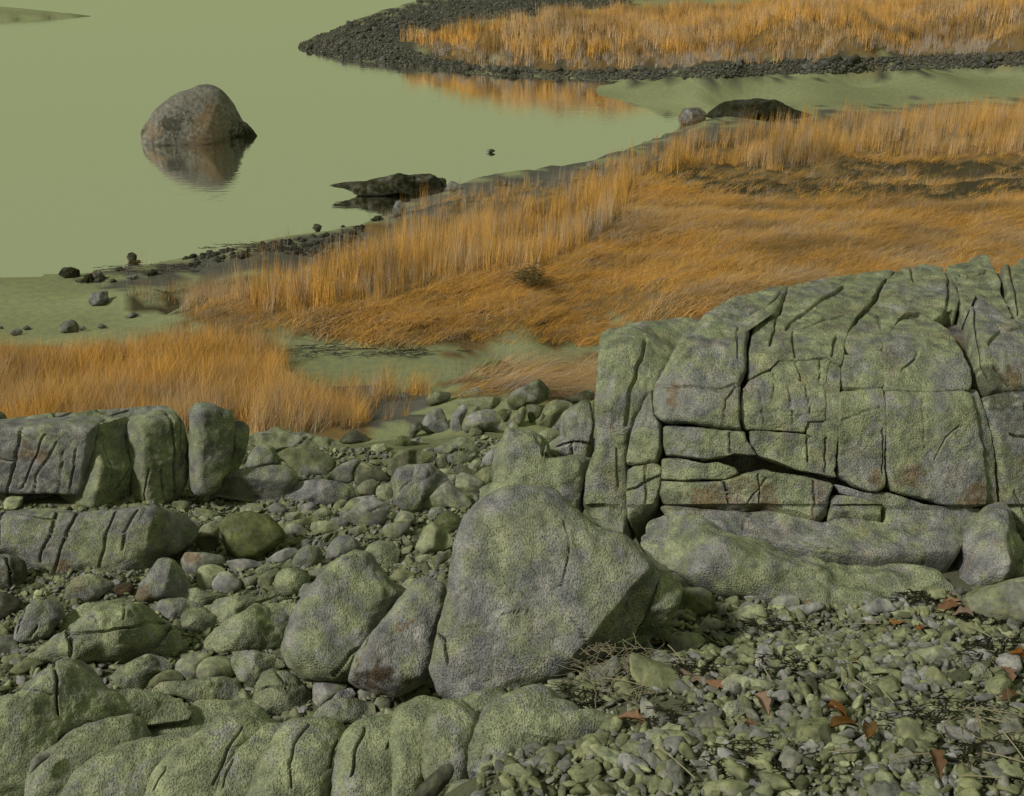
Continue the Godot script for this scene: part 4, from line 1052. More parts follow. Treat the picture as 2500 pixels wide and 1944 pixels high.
const STONES := [
	# left and middle of the gully
	["rusty-footed grey granite rock below the long ledge", "g", "A", [395, 1450, 410, 1380, 470, 1310, 560, 1278, 640, 1310, 722, 1340, 702, 1385, 620, 1450, 560, 1470], {"mix": 0.5, "rust": 0.3}],
	["grey pyramid-shaped granite rock with an orange stain at its foot", "g", "A", [830, 1455, 880, 1350, 960, 1240, 990, 1200, 1080, 1193, 1150, 1260, 1197, 1360, 1184, 1400, 1140, 1450, 1000, 1465, 880, 1480], {"mix": 0.6, "f": 0.7, "fac": [[1060, 1300, 15, 0.9], [960, 1300, 195, 0.7]], "spots": [[890, 1430, 60, RUST]]}],
	["red-brown rotten rock between grey pyramid rock and its neighbour", "g", "A", [700, 1395, 730, 1355, 810, 1340, 850, 1365, 830, 1420, 760, 1435], {"c1": CHAR, "c2": RUST * 0.5, "mix": 0.5}],
	["large dark olive boulder with a flat veined face, right of the long ledge", "s", "A", [1405, 1110, 1375, 985, 1430, 918, 1560, 898, 1692, 928, 1782, 1020, 1804, 1062, 1722, 1130, 1620, 1205, 1500, 1215, 1425, 1165], {"c1": Color(0.19, 0.205, 0.095), "c2": STONE, "mix": 0.2, "f": 0.6, "k": 5.0, "fac": [[1480, 940, -90, 1.2], [1600, 1000, 30, 0.25], [1400, 1040, 190, 0.9]]}],
	["pale top stone resting behind the large dark olive boulder", "p", "A", [1405, 940, 1500, 868, 1590, 838, 1655, 868, 1700, 940, 1600, 950, 1480, 960], {"push": 0.1}],
	["two-lobed olive stone leaning on the dark olive boulder's left side", "s", "A", [1213, 1080, 1260, 990, 1340, 948, 1402, 960, 1375, 1030, 1375, 1085, 1350, 1130, 1300, 1165, 1240, 1125], {"f": 0.8}],
	["flat grey stone with a pinkish seam under the dark olive boulder", "y", "A", [1128, 1205, 1158, 1148, 1300, 1153, 1400, 1178, 1415, 1222, 1330, 1245, 1230, 1300, 1150, 1290], {"k": 4.0, "spots": [[1200, 1190, 40, RUST]]}],
	["thin slaty stone right of the pink-seamed grey stone", "y", "A", [1410, 1225, 1500, 1193, 1600, 1203, 1645, 1230, 1560, 1268, 1480, 1280]],
	["creamy veined stone left of the ball stone", "p", "A", [1222, 1305, 1250, 1238, 1330, 1223, 1402, 1250, 1424, 1292, 1365, 1330, 1340, 1400, 1250, 1405]],
	["pale rounded stone in front of the creamy veined stone", "y", "A", [1320, 1340, 1370, 1278, 1440, 1273, 1512, 1330, 1524, 1378, 1440, 1422, 1340, 1412], {"rnd": 1, "k": 2.4, "c1": PALE}],
	["long olive loaf-shaped stone beside the ball stone", "s", "I", [328, 1120, 400, 1058, 480, 1018, 560, 1006, 566, 1060, 512, 1148, 480, 1205, 380, 1230, 332, 1180], {"rnd": 1}],
	["small olive wedge left of the loaf-shaped stone", "s", "I", [145, 1135, 240, 1088, 332, 1088, 324, 1170, 250, 1222, 190, 1220]],
	["egg-shaped granite cobble half green, half speckled grey", "o", "I", [678, 985, 690, 940, 712, 880, 770, 800, 870, 763, 960, 788, 1014, 840, 1004, 925, 955, 1005, 850, 1040, 740, 1022]],
	["pale grey egg-shaped granite cobble behind the triangular boulder's tip", "o", "I", [1048, 820, 1080, 740, 1160, 680, 1260, 663, 1350, 698, 1394, 760, 1400, 830, 1330, 890, 1200, 930, 1110, 960, 1060, 890], {"mix": 0.75}],
	["round ball of green-speckled granite beside the triangular boulder", "o", "I", [506, 1135, 528, 1068, 600, 1018, 700, 1003, 800, 1018, 872, 1080, 890, 1155, 860, 1220, 775, 1298, 660, 1312, 560, 1285, 516, 1222], {"mix": 0.12}],
	["grey granite cobble wedged under the ball stone", "g", "I", [762, 1235, 800, 1178, 900, 1148, 1010, 1158, 980, 1240, 890, 1345, 830, 1398, 786, 1358], {"mix": 0.75, "amp": 0.5}],
	["olive finger-shaped stone touching the ball stone's right shoulder", "s", "I", [845, 1042, 920, 1020, 1020, 998, 1100, 988, 1100, 1060, 1035, 1122, 960, 1155, 900, 1142, 876, 1092]],
	["flat-topped granite block, pale above and mauve below, at left of gully", "g", "A", [1300, 790, 1365, 752, 1372, 690, 1408, 653, 1560, 628, 1700, 610, 1800, 613, 1852, 650, 1874, 702, 1840, 770, 1775, 840, 1560, 842, 1420, 822], {"mix": 0.3, "f": 0.6, "k": 6.0, "amp": 0.7, "fac": [[1560, 705, 95, 1.6], [1560, 690, -88, 0.5]], "c1": PALE, "spots": [[1480, 790, 120, GREY], [1650, 790, 130, GREY], [1780, 760, 80, GREY]]}],
	["mauve-grey broken granite ledge right of the flat-topped block", "g", "B", [80, 835, 150, 762, 200, 710, 300, 698, 420, 713, 520, 728, 570, 758, 582, 795, 510, 840, 430, 862, 300, 848], {"mix": 0.75, "split": 0.6, "amp": 1.4}],
	["broad smooth slab tilted below the marsh edge, dark notch in its top", "s", "J", [390, 335, 480, 288, 590, 288, 700, 298, 800, 348, 856, 400, 835, 455, 784, 508, 660, 505, 600, 535, 560, 532, 515, 475, 465, 405], {"c1": Color(0.19, 0.205, 0.11), "e": 50.0, "f": 0.35, "k": 4.0}],
	["long flat bedrock shelf of smooth olive stone at the foot of the grass", "s", "J", [150, 260, 190, 200, 300, 178, 420, 150, 560, 188, 660, 228, 780, 228, 860, 268, 980, 288, 1090, 318, 1115, 352, 1000, 378, 880, 398, 820, 355, 700, 305, 590, 300, 480, 300, 380, 315, 280, 300], {"e": 62.0, "f": 0.18, "amp": 1.6, "ampm": 0.03, "cr": [[5, 0.02, 560, 300, 580, 280, 640, 250], [5, 0.015, 300, 210, 420, 220]], "sink": 0.3}],
	["layered pale stone with dark broken right side, centre of gully", "s", "J", [785, 530, 830, 450, 900, 408, 1000, 373, 1044, 390, 1014, 425, 980, 485, 972, 570, 900, 575, 850, 560], {"c1": STONE, "k": 4.0, "fac": [[980, 450, 10, 1.3], [880, 450, -120, 0.4]], "split": 0.5}],
	["dark broken slate block right of the layered pale stone", "d", "J", [1045, 398, 1090, 418, 1160, 428, 1222, 488, 1255, 522, 1245, 560, 1160, 562, 1100, 555, 1010, 582, 970, 575, 1000, 470], {"split": 0.5}],
	["olive domed stone in front of the dark broken slate", "s", "J", [1000, 590, 1060, 543, 1120, 528, 1174, 560, 1150, 620, 1140, 655, 1060, 672, 1005, 640]],
	["squarish cobble pale yellow-green, in front of big grey granite boulder", "p", "J", [1142, 655, 1153, 590, 1200, 563, 1260, 568, 1298, 600, 1290, 685, 1245, 712, 1180, 682]],
	["dark split boulder with a black right face, centre of gully", "d", "J", [1225, 450, 1258, 380, 1310, 318, 1400, 297, 1490, 298, 1504, 400, 1440, 440, 1350, 460, 1300, 510, 1250, 535, 1220, 490], {"c1": Color(0.17, 0.175, 0.12), "k": 5.0, "fac": [[1395, 360, 0, 1.8], [1330, 330, -130, 0.5]]}],
	["dull green cube-like stone right of the dark split boulder", "s", "J", [1500, 322, 1570, 308, 1612, 340, 1622, 405, 1580, 430, 1500, 412], {"c1": Color(0.17, 0.185, 0.09), "k": 5.0}],
	["dark stone leaning right of the dull green cube-like stone", "d", "J", [1585, 430, 1620, 338, 1680, 348, 1708, 445, 1640, 455]],
	["cracked granite boulder on the sandy strip near the top of the gully", "g", "J", [1590, 300, 1700, 238, 1790, 203, 1850, 218, 1924, 290, 1924, 355, 1875, 410, 1810, 442, 1740, 435, 1700, 415, 1690, 360, 1620, 330], {"mix": 0.4, "cr": [[6, 0.025, 1690, 350, 1760, 325, 1820, 320, 1890, 350], [5, 0.015, 1770, 410, 1700, 360]]}],
	["biggest grey granite boulder in the gully, sharply ridged", "g", "J", [1255, 560, 1278, 500, 1320, 448, 1370, 423, 1470, 408, 1560, 413, 1610, 438, 1680, 500, 1745, 575, 1680, 610, 1580, 660, 1505, 720, 1500, 770, 1440, 790, 1370, 768, 1325, 735, 1285, 700, 1285, 620], {"mix": 0.7, "f": 0.65, "k": 4.0, "step": 6.0, "fac": [[1540, 480, 12, 1.1], [1420, 450, -110, 0.5], [1300, 600, 195, 0.5]], "cr": [[4, 0.01, 1460, 440, 1430, 560, 1330, 650], [4, 0.01, 1320, 470, 1300, 540]]}],
	["olive wedge slab propped on cobbles before the biggest granite boulder", "s", "J", [1495, 700, 1560, 640, 1620, 588, 1690, 538, 1760, 588, 1840, 650, 1886, 720, 1845, 765, 1780, 772, 1700, 745, 1590, 765, 1495, 762], {"k": 5.0, "c1": PALE, "f": 0.5, "fac": [[1690, 620, 70, 0.6], [1680, 700, 100, 1.8], [1720, 620, 10, 0.4]]}],
	["large flat oval stone with a crack, in the middle of the gully", "y", "J", [865, 805, 900, 750, 950, 688, 1030, 663, 1120, 653, 1180, 688, 1245, 720, 1256, 765, 1220, 835, 1208, 880, 1130, 902, 1030, 892, 950, 862, 895, 830], {"rnd": 1, "k": 2.6, "c1": SLATE, "cr": [[4, 0.012, 890, 800, 960, 760, 1030, 700, 1100, 680], [4, 0.01, 1240, 740, 1120, 780, 1060, 800]]}],
	["angular two-tone stone beside the granite hump", "s", "J", [1748, 590, 1758, 510, 1800, 478, 1850, 488, 1920, 518, 1984, 560, 1996, 605, 1955, 650, 1870, 682, 1800, 622], {"k": 5.0, "c1": PALE, "fac": [[1860, 590, 80, 1.6], [1800, 540, 190, 0.6]]}],
	["small pale stone behind the olive wedge slab", "p", "J", [1615, 450, 1720, 448, 1750, 480, 1695, 510, 1640, 490]],
	["little olive stone between the wedge slab and the angular stone", "s", "J", [1685, 515, 1740, 488, 1768, 510, 1756, 570, 1710, 560]],
	["pale upright slip of stone beside the grey streaked slab", "p", "J", [1835, 445, 1890, 378, 1952, 368, 1946, 435, 1905, 480, 1860, 475]],
	["dark flat stone in front of the cracked granite boulder", "d", "J", [1725, 445, 1780, 413, 1860, 448, 1914, 470, 1885, 510, 1760, 495]],
	["broad olive stone against the left flank of the granite hump", "s", "J", [1885, 510, 1960, 438, 2030, 433, 2066, 460, 2050, 550, 1995, 595, 1930, 540]],
	["grey streaked slab leaning on the granite hump's upper left", "y", "J", [1935, 450, 1958, 370, 2030, 288, 2110, 228, 2146, 228, 2100, 345, 2070, 440, 1990, 450], {"k": 4.0}],
	["small round stone under the olive wedge slab's right end", "s", "J", [1862, 705, 1890, 658, 1932, 663, 1940, 722, 1902, 748], {"rnd": 1, "k": 2.2}],
	["green granite stone at the lower lip of the olive wedge slab", "g", "J", [1540, 815, 1570, 750, 1640, 738, 1696, 770, 1630, 835, 1570, 865], {"mix": 0.15}],
	["dark round granite cobble below the olive wedge slab", "g", "J", [1575, 870, 1630, 800, 1710, 773, 1782, 800, 1815, 862, 1785, 918, 1700, 948, 1620, 932], {"mix": 0.2, "c1": Color(0.19, 0.21, 0.10)}],
	["low pale cobble right of the large flat oval stone", "p", "J", [1255, 850, 1300, 788, 1380, 763, 1434, 800, 1466, 845, 1400, 885, 1300, 915]],
	["striped sloping stone in front of the low pale cobble", "y", "J", [1180, 930, 1260, 868, 1350, 848, 1416, 870, 1396, 920, 1330, 985, 1240, 990], {"c1": SLATE}],
	["saddle-shaped olive stone left of the large flat oval stone", "s", "J", [645, 910, 658, 860, 720, 848, 830, 853, 875, 900, 815, 942, 740, 962, 680, 952], {"c1": PALE}],
	["grey angular stone with a white vein beside the saddle-shaped stone", "y", "J", [785, 858, 810, 823, 900, 818, 950, 860, 936, 900, 872, 912, 835, 885], {"k": 5.0}],
	["olive and grey rounded stone above the saddle-shaped stone", "o", "J", [655, 808, 700, 758, 750, 733, 804, 760, 826, 805, 775, 838, 715, 842], {"m": "g"}],
	["short log-shaped olive stone left of the large flat oval stone", "s", "J", [445, 828, 470, 788, 560, 778, 616, 800, 565, 840, 480, 856], {"rnd": 1}],
	["long bar-shaped olive stone slanting across the gully", "s", "J", [385, 890, 500, 850, 620, 818, 700, 796, 726, 830, 645, 890, 560, 904, 440, 908], {"rnd": 1}],
	["grey-olive flat pebble above the short log-shaped stone", "y", "J", [545, 755, 600, 718, 660, 702, 696, 740, 686, 785, 600, 797]],
	["small olive stone above the large flat oval stone's left end", "s", "J", [815, 748, 850, 693, 900, 683, 936, 700, 876, 770, 830, 785], {"rnd": 1}],
	["cluster-end dark angular stone near the mauve ledge", "y", "J", [305, 748, 380, 708, 440, 718, 476, 762, 432, 812, 360, 792]],
	["flat-backed olive stone right of the dark veined boulder", "s", "I", [585, 618, 640, 560, 720, 533, 790, 558, 872, 630, 896, 692, 770, 685, 660, 665], {"c1": PALE}],
	["thin olive wedge in front of the flat-backed stone", "s", "I", [540, 800, 620, 740, 720, 688, 826, 688, 770, 745, 640, 805]],
	["mossy rib cut by black slits behind the egg-shaped cobbles", "g", "I", [765, 775, 800, 710, 900, 688, 1000, 668, 1100, 638, 1200, 598, 1245, 620, 1190, 700, 1110, 765, 1040, 835, 980, 825, 930, 790, 800, 800], {"split": 1.2, "amp": 1.6, "mix": 0.2, "cr": [[4, 0.03, 890, 690, 880, 780], [5, 0.03, 1000, 690, 930, 760], [5, 0.03, 1100, 660, 1050, 740]]}],
	["ridge-backed olive stone behind the pale grey egg cobble", "s", "I", [1235, 640, 1310, 590, 1400, 552, 1476, 590, 1446, 640, 1380, 675, 1320, 660]],
	["lumpy mossy knob right of the pale grey egg cobble", "g", "I", [1410, 880, 1450, 810, 1500, 750, 1560, 722, 1680, 738, 1765, 770, 1806, 830, 1796, 940, 1720, 1000, 1640, 1010, 1590, 980, 1500, 925], {"mix": 0.1, "split": 0.6, "amp": 1.4, "k": 2.5}],
	["half pale, half dark pyramid stone beside the tallest slab", "g", "B", [935, 1130, 960, 1060, 1000, 988, 1040, 962, 1110, 1000, 1164, 1060, 1170, 1105, 1100, 1152, 980, 1178], {"m": "s", "c1": PALE, "c2": GREEN, "f": 0.75, "fac": [[1060, 1060, 5, 1.3], [1000, 1050, 180, 0.3]]}],
	["pale flat pebble under the half-dark pyramid stone", "p", "B", [925, 1195, 960, 1168, 1040, 1163, 1036, 1205, 960, 1228]],
	["dark sloping flagstone under the half-dark pyramid stone", "s", "B", [1005, 1250, 1040, 1190, 1150, 1132, 1160, 1185, 1105, 1230, 1050, 1255], {"c1": Color(0.17, 0.185, 0.09)}],
	["rounded olive stone with a flat facet above the rust-stained slab", "s", "I", [1715, 1090, 1760, 1028, 1850, 1006, 1930, 1036, 1976, 1082, 1925, 1142, 1790, 1158, 1725, 1130], {"rnd": 1}],
	["pale oval stone touching the top of the rust-stained slab", "p", "I", [1832, 1200, 1870, 1128, 1950, 1108, 2016, 1108, 1990, 1190, 1945, 1245, 1880, 1255]],
	["tilted striped stone right of the large flat oval stone", "y", "I", [1600, 640, 1640, 568, 1720, 538, 1830, 528, 1902, 538, 1926, 585, 1855, 645, 1720, 695, 1635, 675], {"k": 4.0}],
	["flat slate with a dark hollow below the veined boulder", "y", "I", [-10, 940, 120, 913, 260, 918, 336, 950, 255, 992, 150, 1045, 50, 1012]],
	["pinkish knob of stone on the flat slate", "y", "I", [145, 1010, 188, 955, 242, 966, 270, 1012, 212, 1050], {"c1": Color(0.27, 0.2, 0.16)}],
	["slaty grey ledge stone at the right foot of the veined boulder", "y", "I", [408, 930, 520, 848, 640, 798, 745, 798, 700, 900, 600, 965, 480, 965], {"k": 4.0, "split": 0.4}],
	["mossy bar under the slaty grey ledge stone", "g", "I", [290, 1035, 360, 978, 500, 958, 620, 948, 684, 898, 698, 985, 645, 1015, 480, 1045, 340, 1095], {"mix": 0.1}],
	# foot of the marsh
	["smooth grey bean-shaped boulder split from its fat neighbour below the marsh", "y", "K", [588, 650, 600, 560, 650, 478, 710, 417, 752, 440, 763, 482, 724, 565, 702, 655, 690, 705, 625, 695], {"rnd": 1, "k": 2.4, "f": 0.7}],
	["fat sausage-shaped grey boulder below the marsh", "y", "K", [696, 660, 730, 550, 800, 508, 900, 488, 1000, 478, 1072, 530, 1116, 602, 1095, 655, 1010, 688, 900, 682, 740, 710], {"rnd": 1, "k": 2.4, "f": 0.8, "c1": SLATE, "c2": GREY, "mix": 0.5}],
	["small olive stone riding on the sausage-shaped boulder", "s", "K", [742, 535, 790, 468, 840, 438, 894, 460, 898, 498, 800, 528], {"push": 0.06}],
	["bright flat-topped slab with a dark end, at the foot of the marsh", "g", "K", [570, 490, 600, 430, 660, 383, 800, 367, 1020, 347, 1090, 362, 1152, 430, 1166, 475, 1060, 500, 960, 500, 880, 505, 760, 510, 640, 500], {"c1": PALE, "c2": PALE, "f": 0.6, "k": 5.0, "push": 0.12, "fac": [[1000, 410, 5, 2.0], [800, 400, -90, 0.6]], "amp": 0.6}],
	["triangular grey rock behind the bright flat-topped slab", "y", "K", [560, 420, 680, 330, 780, 278, 840, 252, 920, 288, 1000, 345, 1010, 400, 800, 420, 600, 460], {"c1": SLATE, "push": 0.2, "k": 4.5, "fac": [[860, 300, 10, 0.9], [760, 340, 200, 0.4]]}],
	["low dark rock at the grass edge left of the triangular grey rock", "d", "K", [358, 370, 390, 318, 480, 297, 590, 308, 606, 352, 545, 405, 450, 435, 362, 435], {}],
	["tall dark green boulder standing out of the laid grass", "s", "K", [1140, 400, 1180, 308, 1280, 267, 1380, 207, 1460, 182, 1514, 228, 1566, 290, 1550, 365, 1480, 420, 1330, 445, 1250, 490, 1200, 505, 1152, 460], {"c1": Color(0.16, 0.175, 0.085), "c2": STONE, "f": 0.7, "k": 4.5, "fac": [[1440, 290, 12, 1.3], [1280, 300, 215, 0.4], [1300, 420, 100, 0.8]]}],
	["leaning olive wedge before the tall dark green boulder", "s", "K", [1112, 635, 1180, 550, 1240, 488, 1310, 438, 1338, 480, 1320, 568, 1275, 635, 1200, 628, 1155, 658], {"k": 4.0, "fac": [[1280, 540, 10, 1.4]]}],
	["small pointed pale stone standing on the sandy strip", "y", "K", [1130, 695, 1150, 640, 1190, 586, 1234, 600, 1260, 655, 1205, 705], {"c1": PALE}],
	["blocky dull stone between the wedge and the domed boulder", "s", "K", [1325, 432, 1400, 423, 1484, 448, 1478, 525, 1425, 595, 1368, 625, 1340, 545], {"c1": Color(0.18, 0.195, 0.1), "k": 5.0}],
	["big domed smooth olive boulder left of the granite stub", "s", "K", [1368, 668, 1388, 590, 1450, 568, 1480, 498, 1530, 418, 1610, 382, 1720, 387, 1800, 420, 1740, 480, 1660, 540, 1600, 600, 1560, 660, 1470, 672], {"rnd": 1, "f": 0.8, "k": 2.6, "cr": [[4, 0.012, 1610, 400, 1490, 520, 1490, 650]]}],
	["grey rounded boulder squeezed behind the granite stub", "y", "K", [1550, 680, 1590, 578, 1650, 498, 1720, 447, 1800, 435, 1760, 520, 1700, 640, 1610, 700], {"rnd": 1}],
	["fractured dark pyramid rock at the bottom of the sparse grass", "g", "K", [290, 640, 350, 528, 430, 468, 510, 458, 554, 560, 590, 660, 565, 708, 500, 718, 420, 700, 330, 680], {"c1": Color(0.15, 0.16, 0.1), "c2": GREY, "mix": 0.5, "split": 0.6, "k": 4.5}],
	["narrow dark rib left of the fractured dark pyramid rock", "g", "K", [170, 715, 210, 620, 292, 586, 338, 640, 258, 735, 200, 768], {"c1": Color(0.16, 0.17, 0.1), "c2": GREY}],
	["small faceted stone at the upper end of the sandy strip", "s", "K", [765, 720, 790, 658, 860, 648, 906, 690, 886, 730, 800, 740]],
	["rounded dull olive stone left end of the sandy strip", "s", "K", [28, 810, 60, 748, 130, 722, 206, 758, 208, 808, 120, 842], {"rnd": 1, "c1": Color(0.17, 0.185, 0.09)}],
	["grey sliver of stone beside the dull olive stone on the strip", "y", "K", [184, 822, 230, 758, 300, 737, 328, 782, 262, 812]],
	["dark nub between the sausage boulder and the leaning wedge", "s", "K", [1032, 510, 1090, 468, 1160, 472, 1196, 490, 1158, 570, 1105, 605, 1076, 552], {"c1": Color(0.15, 0.165, 0.08)}],
	["mossy lump at the top of the granite hump", "g", "K", [1430, 755, 1470, 688, 1540, 652, 1620, 688, 1668, 712, 1600, 775, 1530, 815, 1475, 810], {"z": 4.45, "mix": 0.1, "amp": 1.5}],
	["dark rock half buried in laid grass near the outcrop's left pillar", "d", "K", [1690, 360, 1800, 328, 1900, 287, 1962, 277, 1996, 340, 1950, 400, 1850, 415, 1750, 410]],
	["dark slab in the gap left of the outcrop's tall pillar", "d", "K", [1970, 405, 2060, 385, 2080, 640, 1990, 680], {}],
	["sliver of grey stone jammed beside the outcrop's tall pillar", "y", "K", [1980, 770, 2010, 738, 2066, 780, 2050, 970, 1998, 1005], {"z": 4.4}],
	["dark green triangular rock on the mud beyond the laid grass", "s", "K", [880, 85, 960, 18, 1050, -4, 1130, 8, 1212, 80, 1190, 130, 1000, 140, 910, 125], {"c1": Color(0.14, 0.155, 0.07), "k": 4.0}],
	["low dark rock at the sparse grass edge above the bedrock shelf", "d", "J", [860, 250, 900, 198, 970, 142, 1080, 198, 1100, 245, 1000, 265]],
	["small olive stone beside the dark rock at the sparse grass edge", "s", "J", [1272, 250, 1330, 198, 1402, 208, 1416, 245, 1340, 285], {"c1": Color(0.17, 0.185, 0.09)}],
	# around the lower ledges
	["large smooth pale stone lying behind the pale cracked egg", "p", "D", [1026, 570, 1060, 508, 1150, 462, 1242, 472, 1262, 512, 1220, 560, 1180, 650, 1090, 645, 1055, 600], {"f": 0.6}],
	["pale egg-shaped stone with fine cracks above the long mossy rock", "p", "D", [1150, 595, 1168, 540, 1230, 498, 1320, 487, 1384, 530, 1396, 602, 1320, 640, 1190, 658], {"f": 0.8}],
	["smooth olive stone left of the pale cracked egg", "s", "D", [845, 700, 858, 640, 930, 588, 1020, 563, 1084, 600, 1095, 645, 970, 650, 900, 690], {"rnd": 1}],
	["faceted greenish stone between the fissured rock and the ledge", "s", "D", [1345, 778, 1400, 732, 1482, 743, 1496, 795, 1430, 822]],
	["grey trapezoid stone under the triangular boulder", "y", "D", [1850, 700, 1858, 650, 1960, 643, 2068, 658, 2010, 720, 1945, 755, 1890, 802, 1856, 762], {"c1": SLATE, "k": 5.0}],
	["mottled pinkish rock slipping under the rust-stained slab", "g", "D", [1890, 800, 1940, 730, 2010, 688, 2082, 676, 2108, 722, 2065, 758, 1990, 778], {"mix": 0.9, "rust": 0.3}],
	["square grey stone first in the row below the rust-stained slab", "y", "E", [355, 868, 400, 828, 440, 828, 470, 860, 445, 900, 390, 900]],
	["olive block second in the row below the rust-stained slab", "s", "E", [455, 930, 480, 878, 562, 876, 556, 938, 490, 970], {"k": 5.0}],
	["flat olive chip in front of the row below the rust-stained slab", "s", "E", [435, 1008, 490, 958, 552, 943, 566, 972, 505, 1030]],
	["long grey-olive stone at the left foot of the tallest slab", "y", "E", [585, 968, 640, 918, 710, 897, 746, 930, 695, 982, 620, 1002]],
	["tilted olive flake against the tallest slab's lower left corner", "s", "E", [635, 888, 690, 828, 752, 826, 768, 852, 705, 912, 655, 922]],
	["olive upright chip in the row below the rust-stained slab", "s", "E", [596, 888, 620, 836, 664, 856, 648, 910]],
	["grey angular stone above the olive upright chip", "y", "E", [515, 868, 528, 818, 580, 812, 614, 840, 584, 892]],
	["dark flake high against the tallest slab's left foot", "s", "E", [665, 848, 700, 798, 752, 776, 766, 822, 722, 852]],
	["pointed olive shard standing behind the ribbed ledge", "s", "D", [1672, 900, 1738, 790, 1816, 875, 1765, 900], {"k": 5.0}],
	["rounded dark grey stone behind the ribbed ledge's top", "y", "D", [1553, 905, 1580, 866, 1662, 866, 1688, 912, 1645, 958, 1585, 958], {"rnd": 1}],
	["grey rough stone on the ledge's crest", "g", "D", [1268, 950, 1308, 878, 1380, 847, 1406, 866, 1350, 935], {"mix": 0.9}],
	["low pale stone on the ledge right of the pointed shard", "p", "D", [1840, 925, 1900, 870, 1985, 848, 2008, 902, 1935, 935]],
	["grey egg stone caught at the left end of the ribbed ledge", "s", "D", [176, 1190, 180, 1110, 215, 1070, 290, 1058, 300, 1085, 240, 1130], {"c1": STONE, "z": 2.62}],
	# along the top of the pebble beach
	["smooth olive cobble at the beach head below the rock apron", "s", "F", [660, 210, 688, 150, 750, 128, 812, 153, 836, 195, 795, 235, 710, 252], {"rnd": 1}],
	["dark angular cobble at the beach head beside the smooth olive cobble", "s", "F", [820, 138, 860, 98, 902, 108, 930, 152, 885, 190, 832, 182], {"c1": Color(0.16, 0.17, 0.09)}],
	["rounded slaty cobble right of the dark angular cobble", "s", "F", [920, 200, 950, 148, 992, 143, 1044, 180, 1036, 220, 960, 232], {"c1": Color(0.18, 0.19, 0.12), "rnd": 1}],
	["large pale rounded cobble at the foot of the apron", "y", "F", [924, 290, 980, 228, 1050, 213, 1100, 240, 1096, 290, 1010, 308], {"c1": PALE, "rnd": 1}],
	["white-grey speckled cobble standing at the beach head", "g", "F", [1210, 268, 1240, 213, 1292, 223, 1296, 260, 1252, 302], {"mix": 1.0, "amp": 0.4}],
	["long grey stone below the white-grey speckled cobble", "y", "F", [1024, 312, 1060, 280, 1200, 253, 1222, 282, 1135, 332, 1050, 338]],
	["broad pale slab at the left of the beach head", "p", "F", [760, 320, 850, 263, 922, 273, 946, 335, 905, 372, 778, 362]],
	["pale sloping stone mid beach head", "y", "F", [1305, 330, 1400, 278, 1480, 232, 1534, 253, 1566, 298, 1450, 322, 1380, 342], {"c1": PALE}],
	["flat pale stone at right of the sloping stone, beach head", "p", "F", [1475, 338, 1530, 303, 1632, 292, 1646, 322, 1560, 347]],
	["dull green boulder half hidden behind the beach-head cobbles", "s", "F", [470, 115, 560, 97, 654, 138, 680, 200, 600, 220, 520, 200], {"c1": Color(0.22, 0.235, 0.135)}],  # slate darkened so the colour carries some of the boulder's shade
	["squarish mossy boulder right of the tallest slab's side", "s", "F", [522, 310, 526, 190, 620, 183, 676, 210, 678, 300, 600, 335], {"c1": Color(0.16, 0.175, 0.08), "k": 5.0}],
	["flat dark slate at the beach head", "s", "F", [634, 288, 680, 258, 775, 262, 768, 298, 670, 312], {"c1": Color(0.17, 0.18, 0.1)}],
	["pale broken stone at the left of the beach", "y", "F", [592, 398, 640, 333, 702, 338, 742, 372, 662, 422]],
	["tan squarish slab, largest stone at left of the beach", "p", "F", [448, 540, 460, 430, 488, 402, 600, 407, 648, 442, 565, 525], {"k": 4.5, "rnd": 0}],
	["olive stone tucked left of the tan squarish slab", "s", "F", [404, 468, 418, 398, 472, 392, 464, 478, 430, 500]],
	["wide flat pale flagstone in the middle of the beach", "p", "F", [1592, 540, 1650, 488, 1760, 477, 1854, 498, 1878, 550, 1750, 572, 1650, 562], {"e": 55.0}],
	["white speckled oval cobble at the right of the beach", "g", "F", [1918, 598, 1960, 552, 2014, 578, 2042, 645, 1985, 668, 1926, 640], {"mix": 0.5, "c1": PALE, "amp": 0.3, "rnd": 1}],
	["long diagonal grey-olive cobble right of the flagstone", "s", "F", [1692, 605, 1740, 557, 1804, 618, 1842, 675, 1805, 697, 1725, 650], {"rnd": 1}],
	["mid-beach olive ball cobble", "s", "F", [1354, 570, 1400, 512, 1454, 528, 1456, 585, 1400, 602], {"rnd": 1, "c1": PALE}],
	["dark rounded cobble below the olive ball cobble", "s", "F", [1303, 680, 1350, 637, 1410, 647, 1406, 697, 1340, 712], {"rnd": 1, "c1": Color(0.19, 0.2, 0.11)}],
	["mottled white and green granite cobble at left mid beach", "g", "F", [702, 810, 740, 748, 800, 727, 846, 758, 828, 820, 748, 838], {"mix": 0.3, "c1": PALE, "amp": 0.5}],
	["broad pale flagstone at left mid beach", "p", "F", [700, 650, 780, 597, 870, 637, 1045, 637, 1048, 688, 900, 702, 755, 682], {"e": 55.0, "k": 4.0}],
	["sloping dark flake in the middle of the beach", "s", "F", [1172, 590, 1220, 517, 1318, 570, 1245, 602], {"k": 5.0}],
	["tilted grey flake above the mottled cobble", "y", "F", [862, 770, 955, 677, 986, 707, 958, 782], {"k": 4.5}],
	["tan six-sided block beside the tallest slab's lower right corner", "s", "E", [1228, 882, 1330, 828, 1440, 802, 1504, 832, 1512, 895, 1445, 945, 1390, 950, 1300, 918], {"c1": PALE, "k": 5.0, "f": 0.6, "fac": [[1440, 850, 5, 1.0], [1330, 860, -100, 0.5], [1390, 910, 100, 1.0]]}],
	["grey-green block right of the tan six-sided block", "s", "E", [1512, 810, 1600, 792, 1666, 830, 1658, 900, 1560, 915, 1508, 880], {"k": 4.5}],
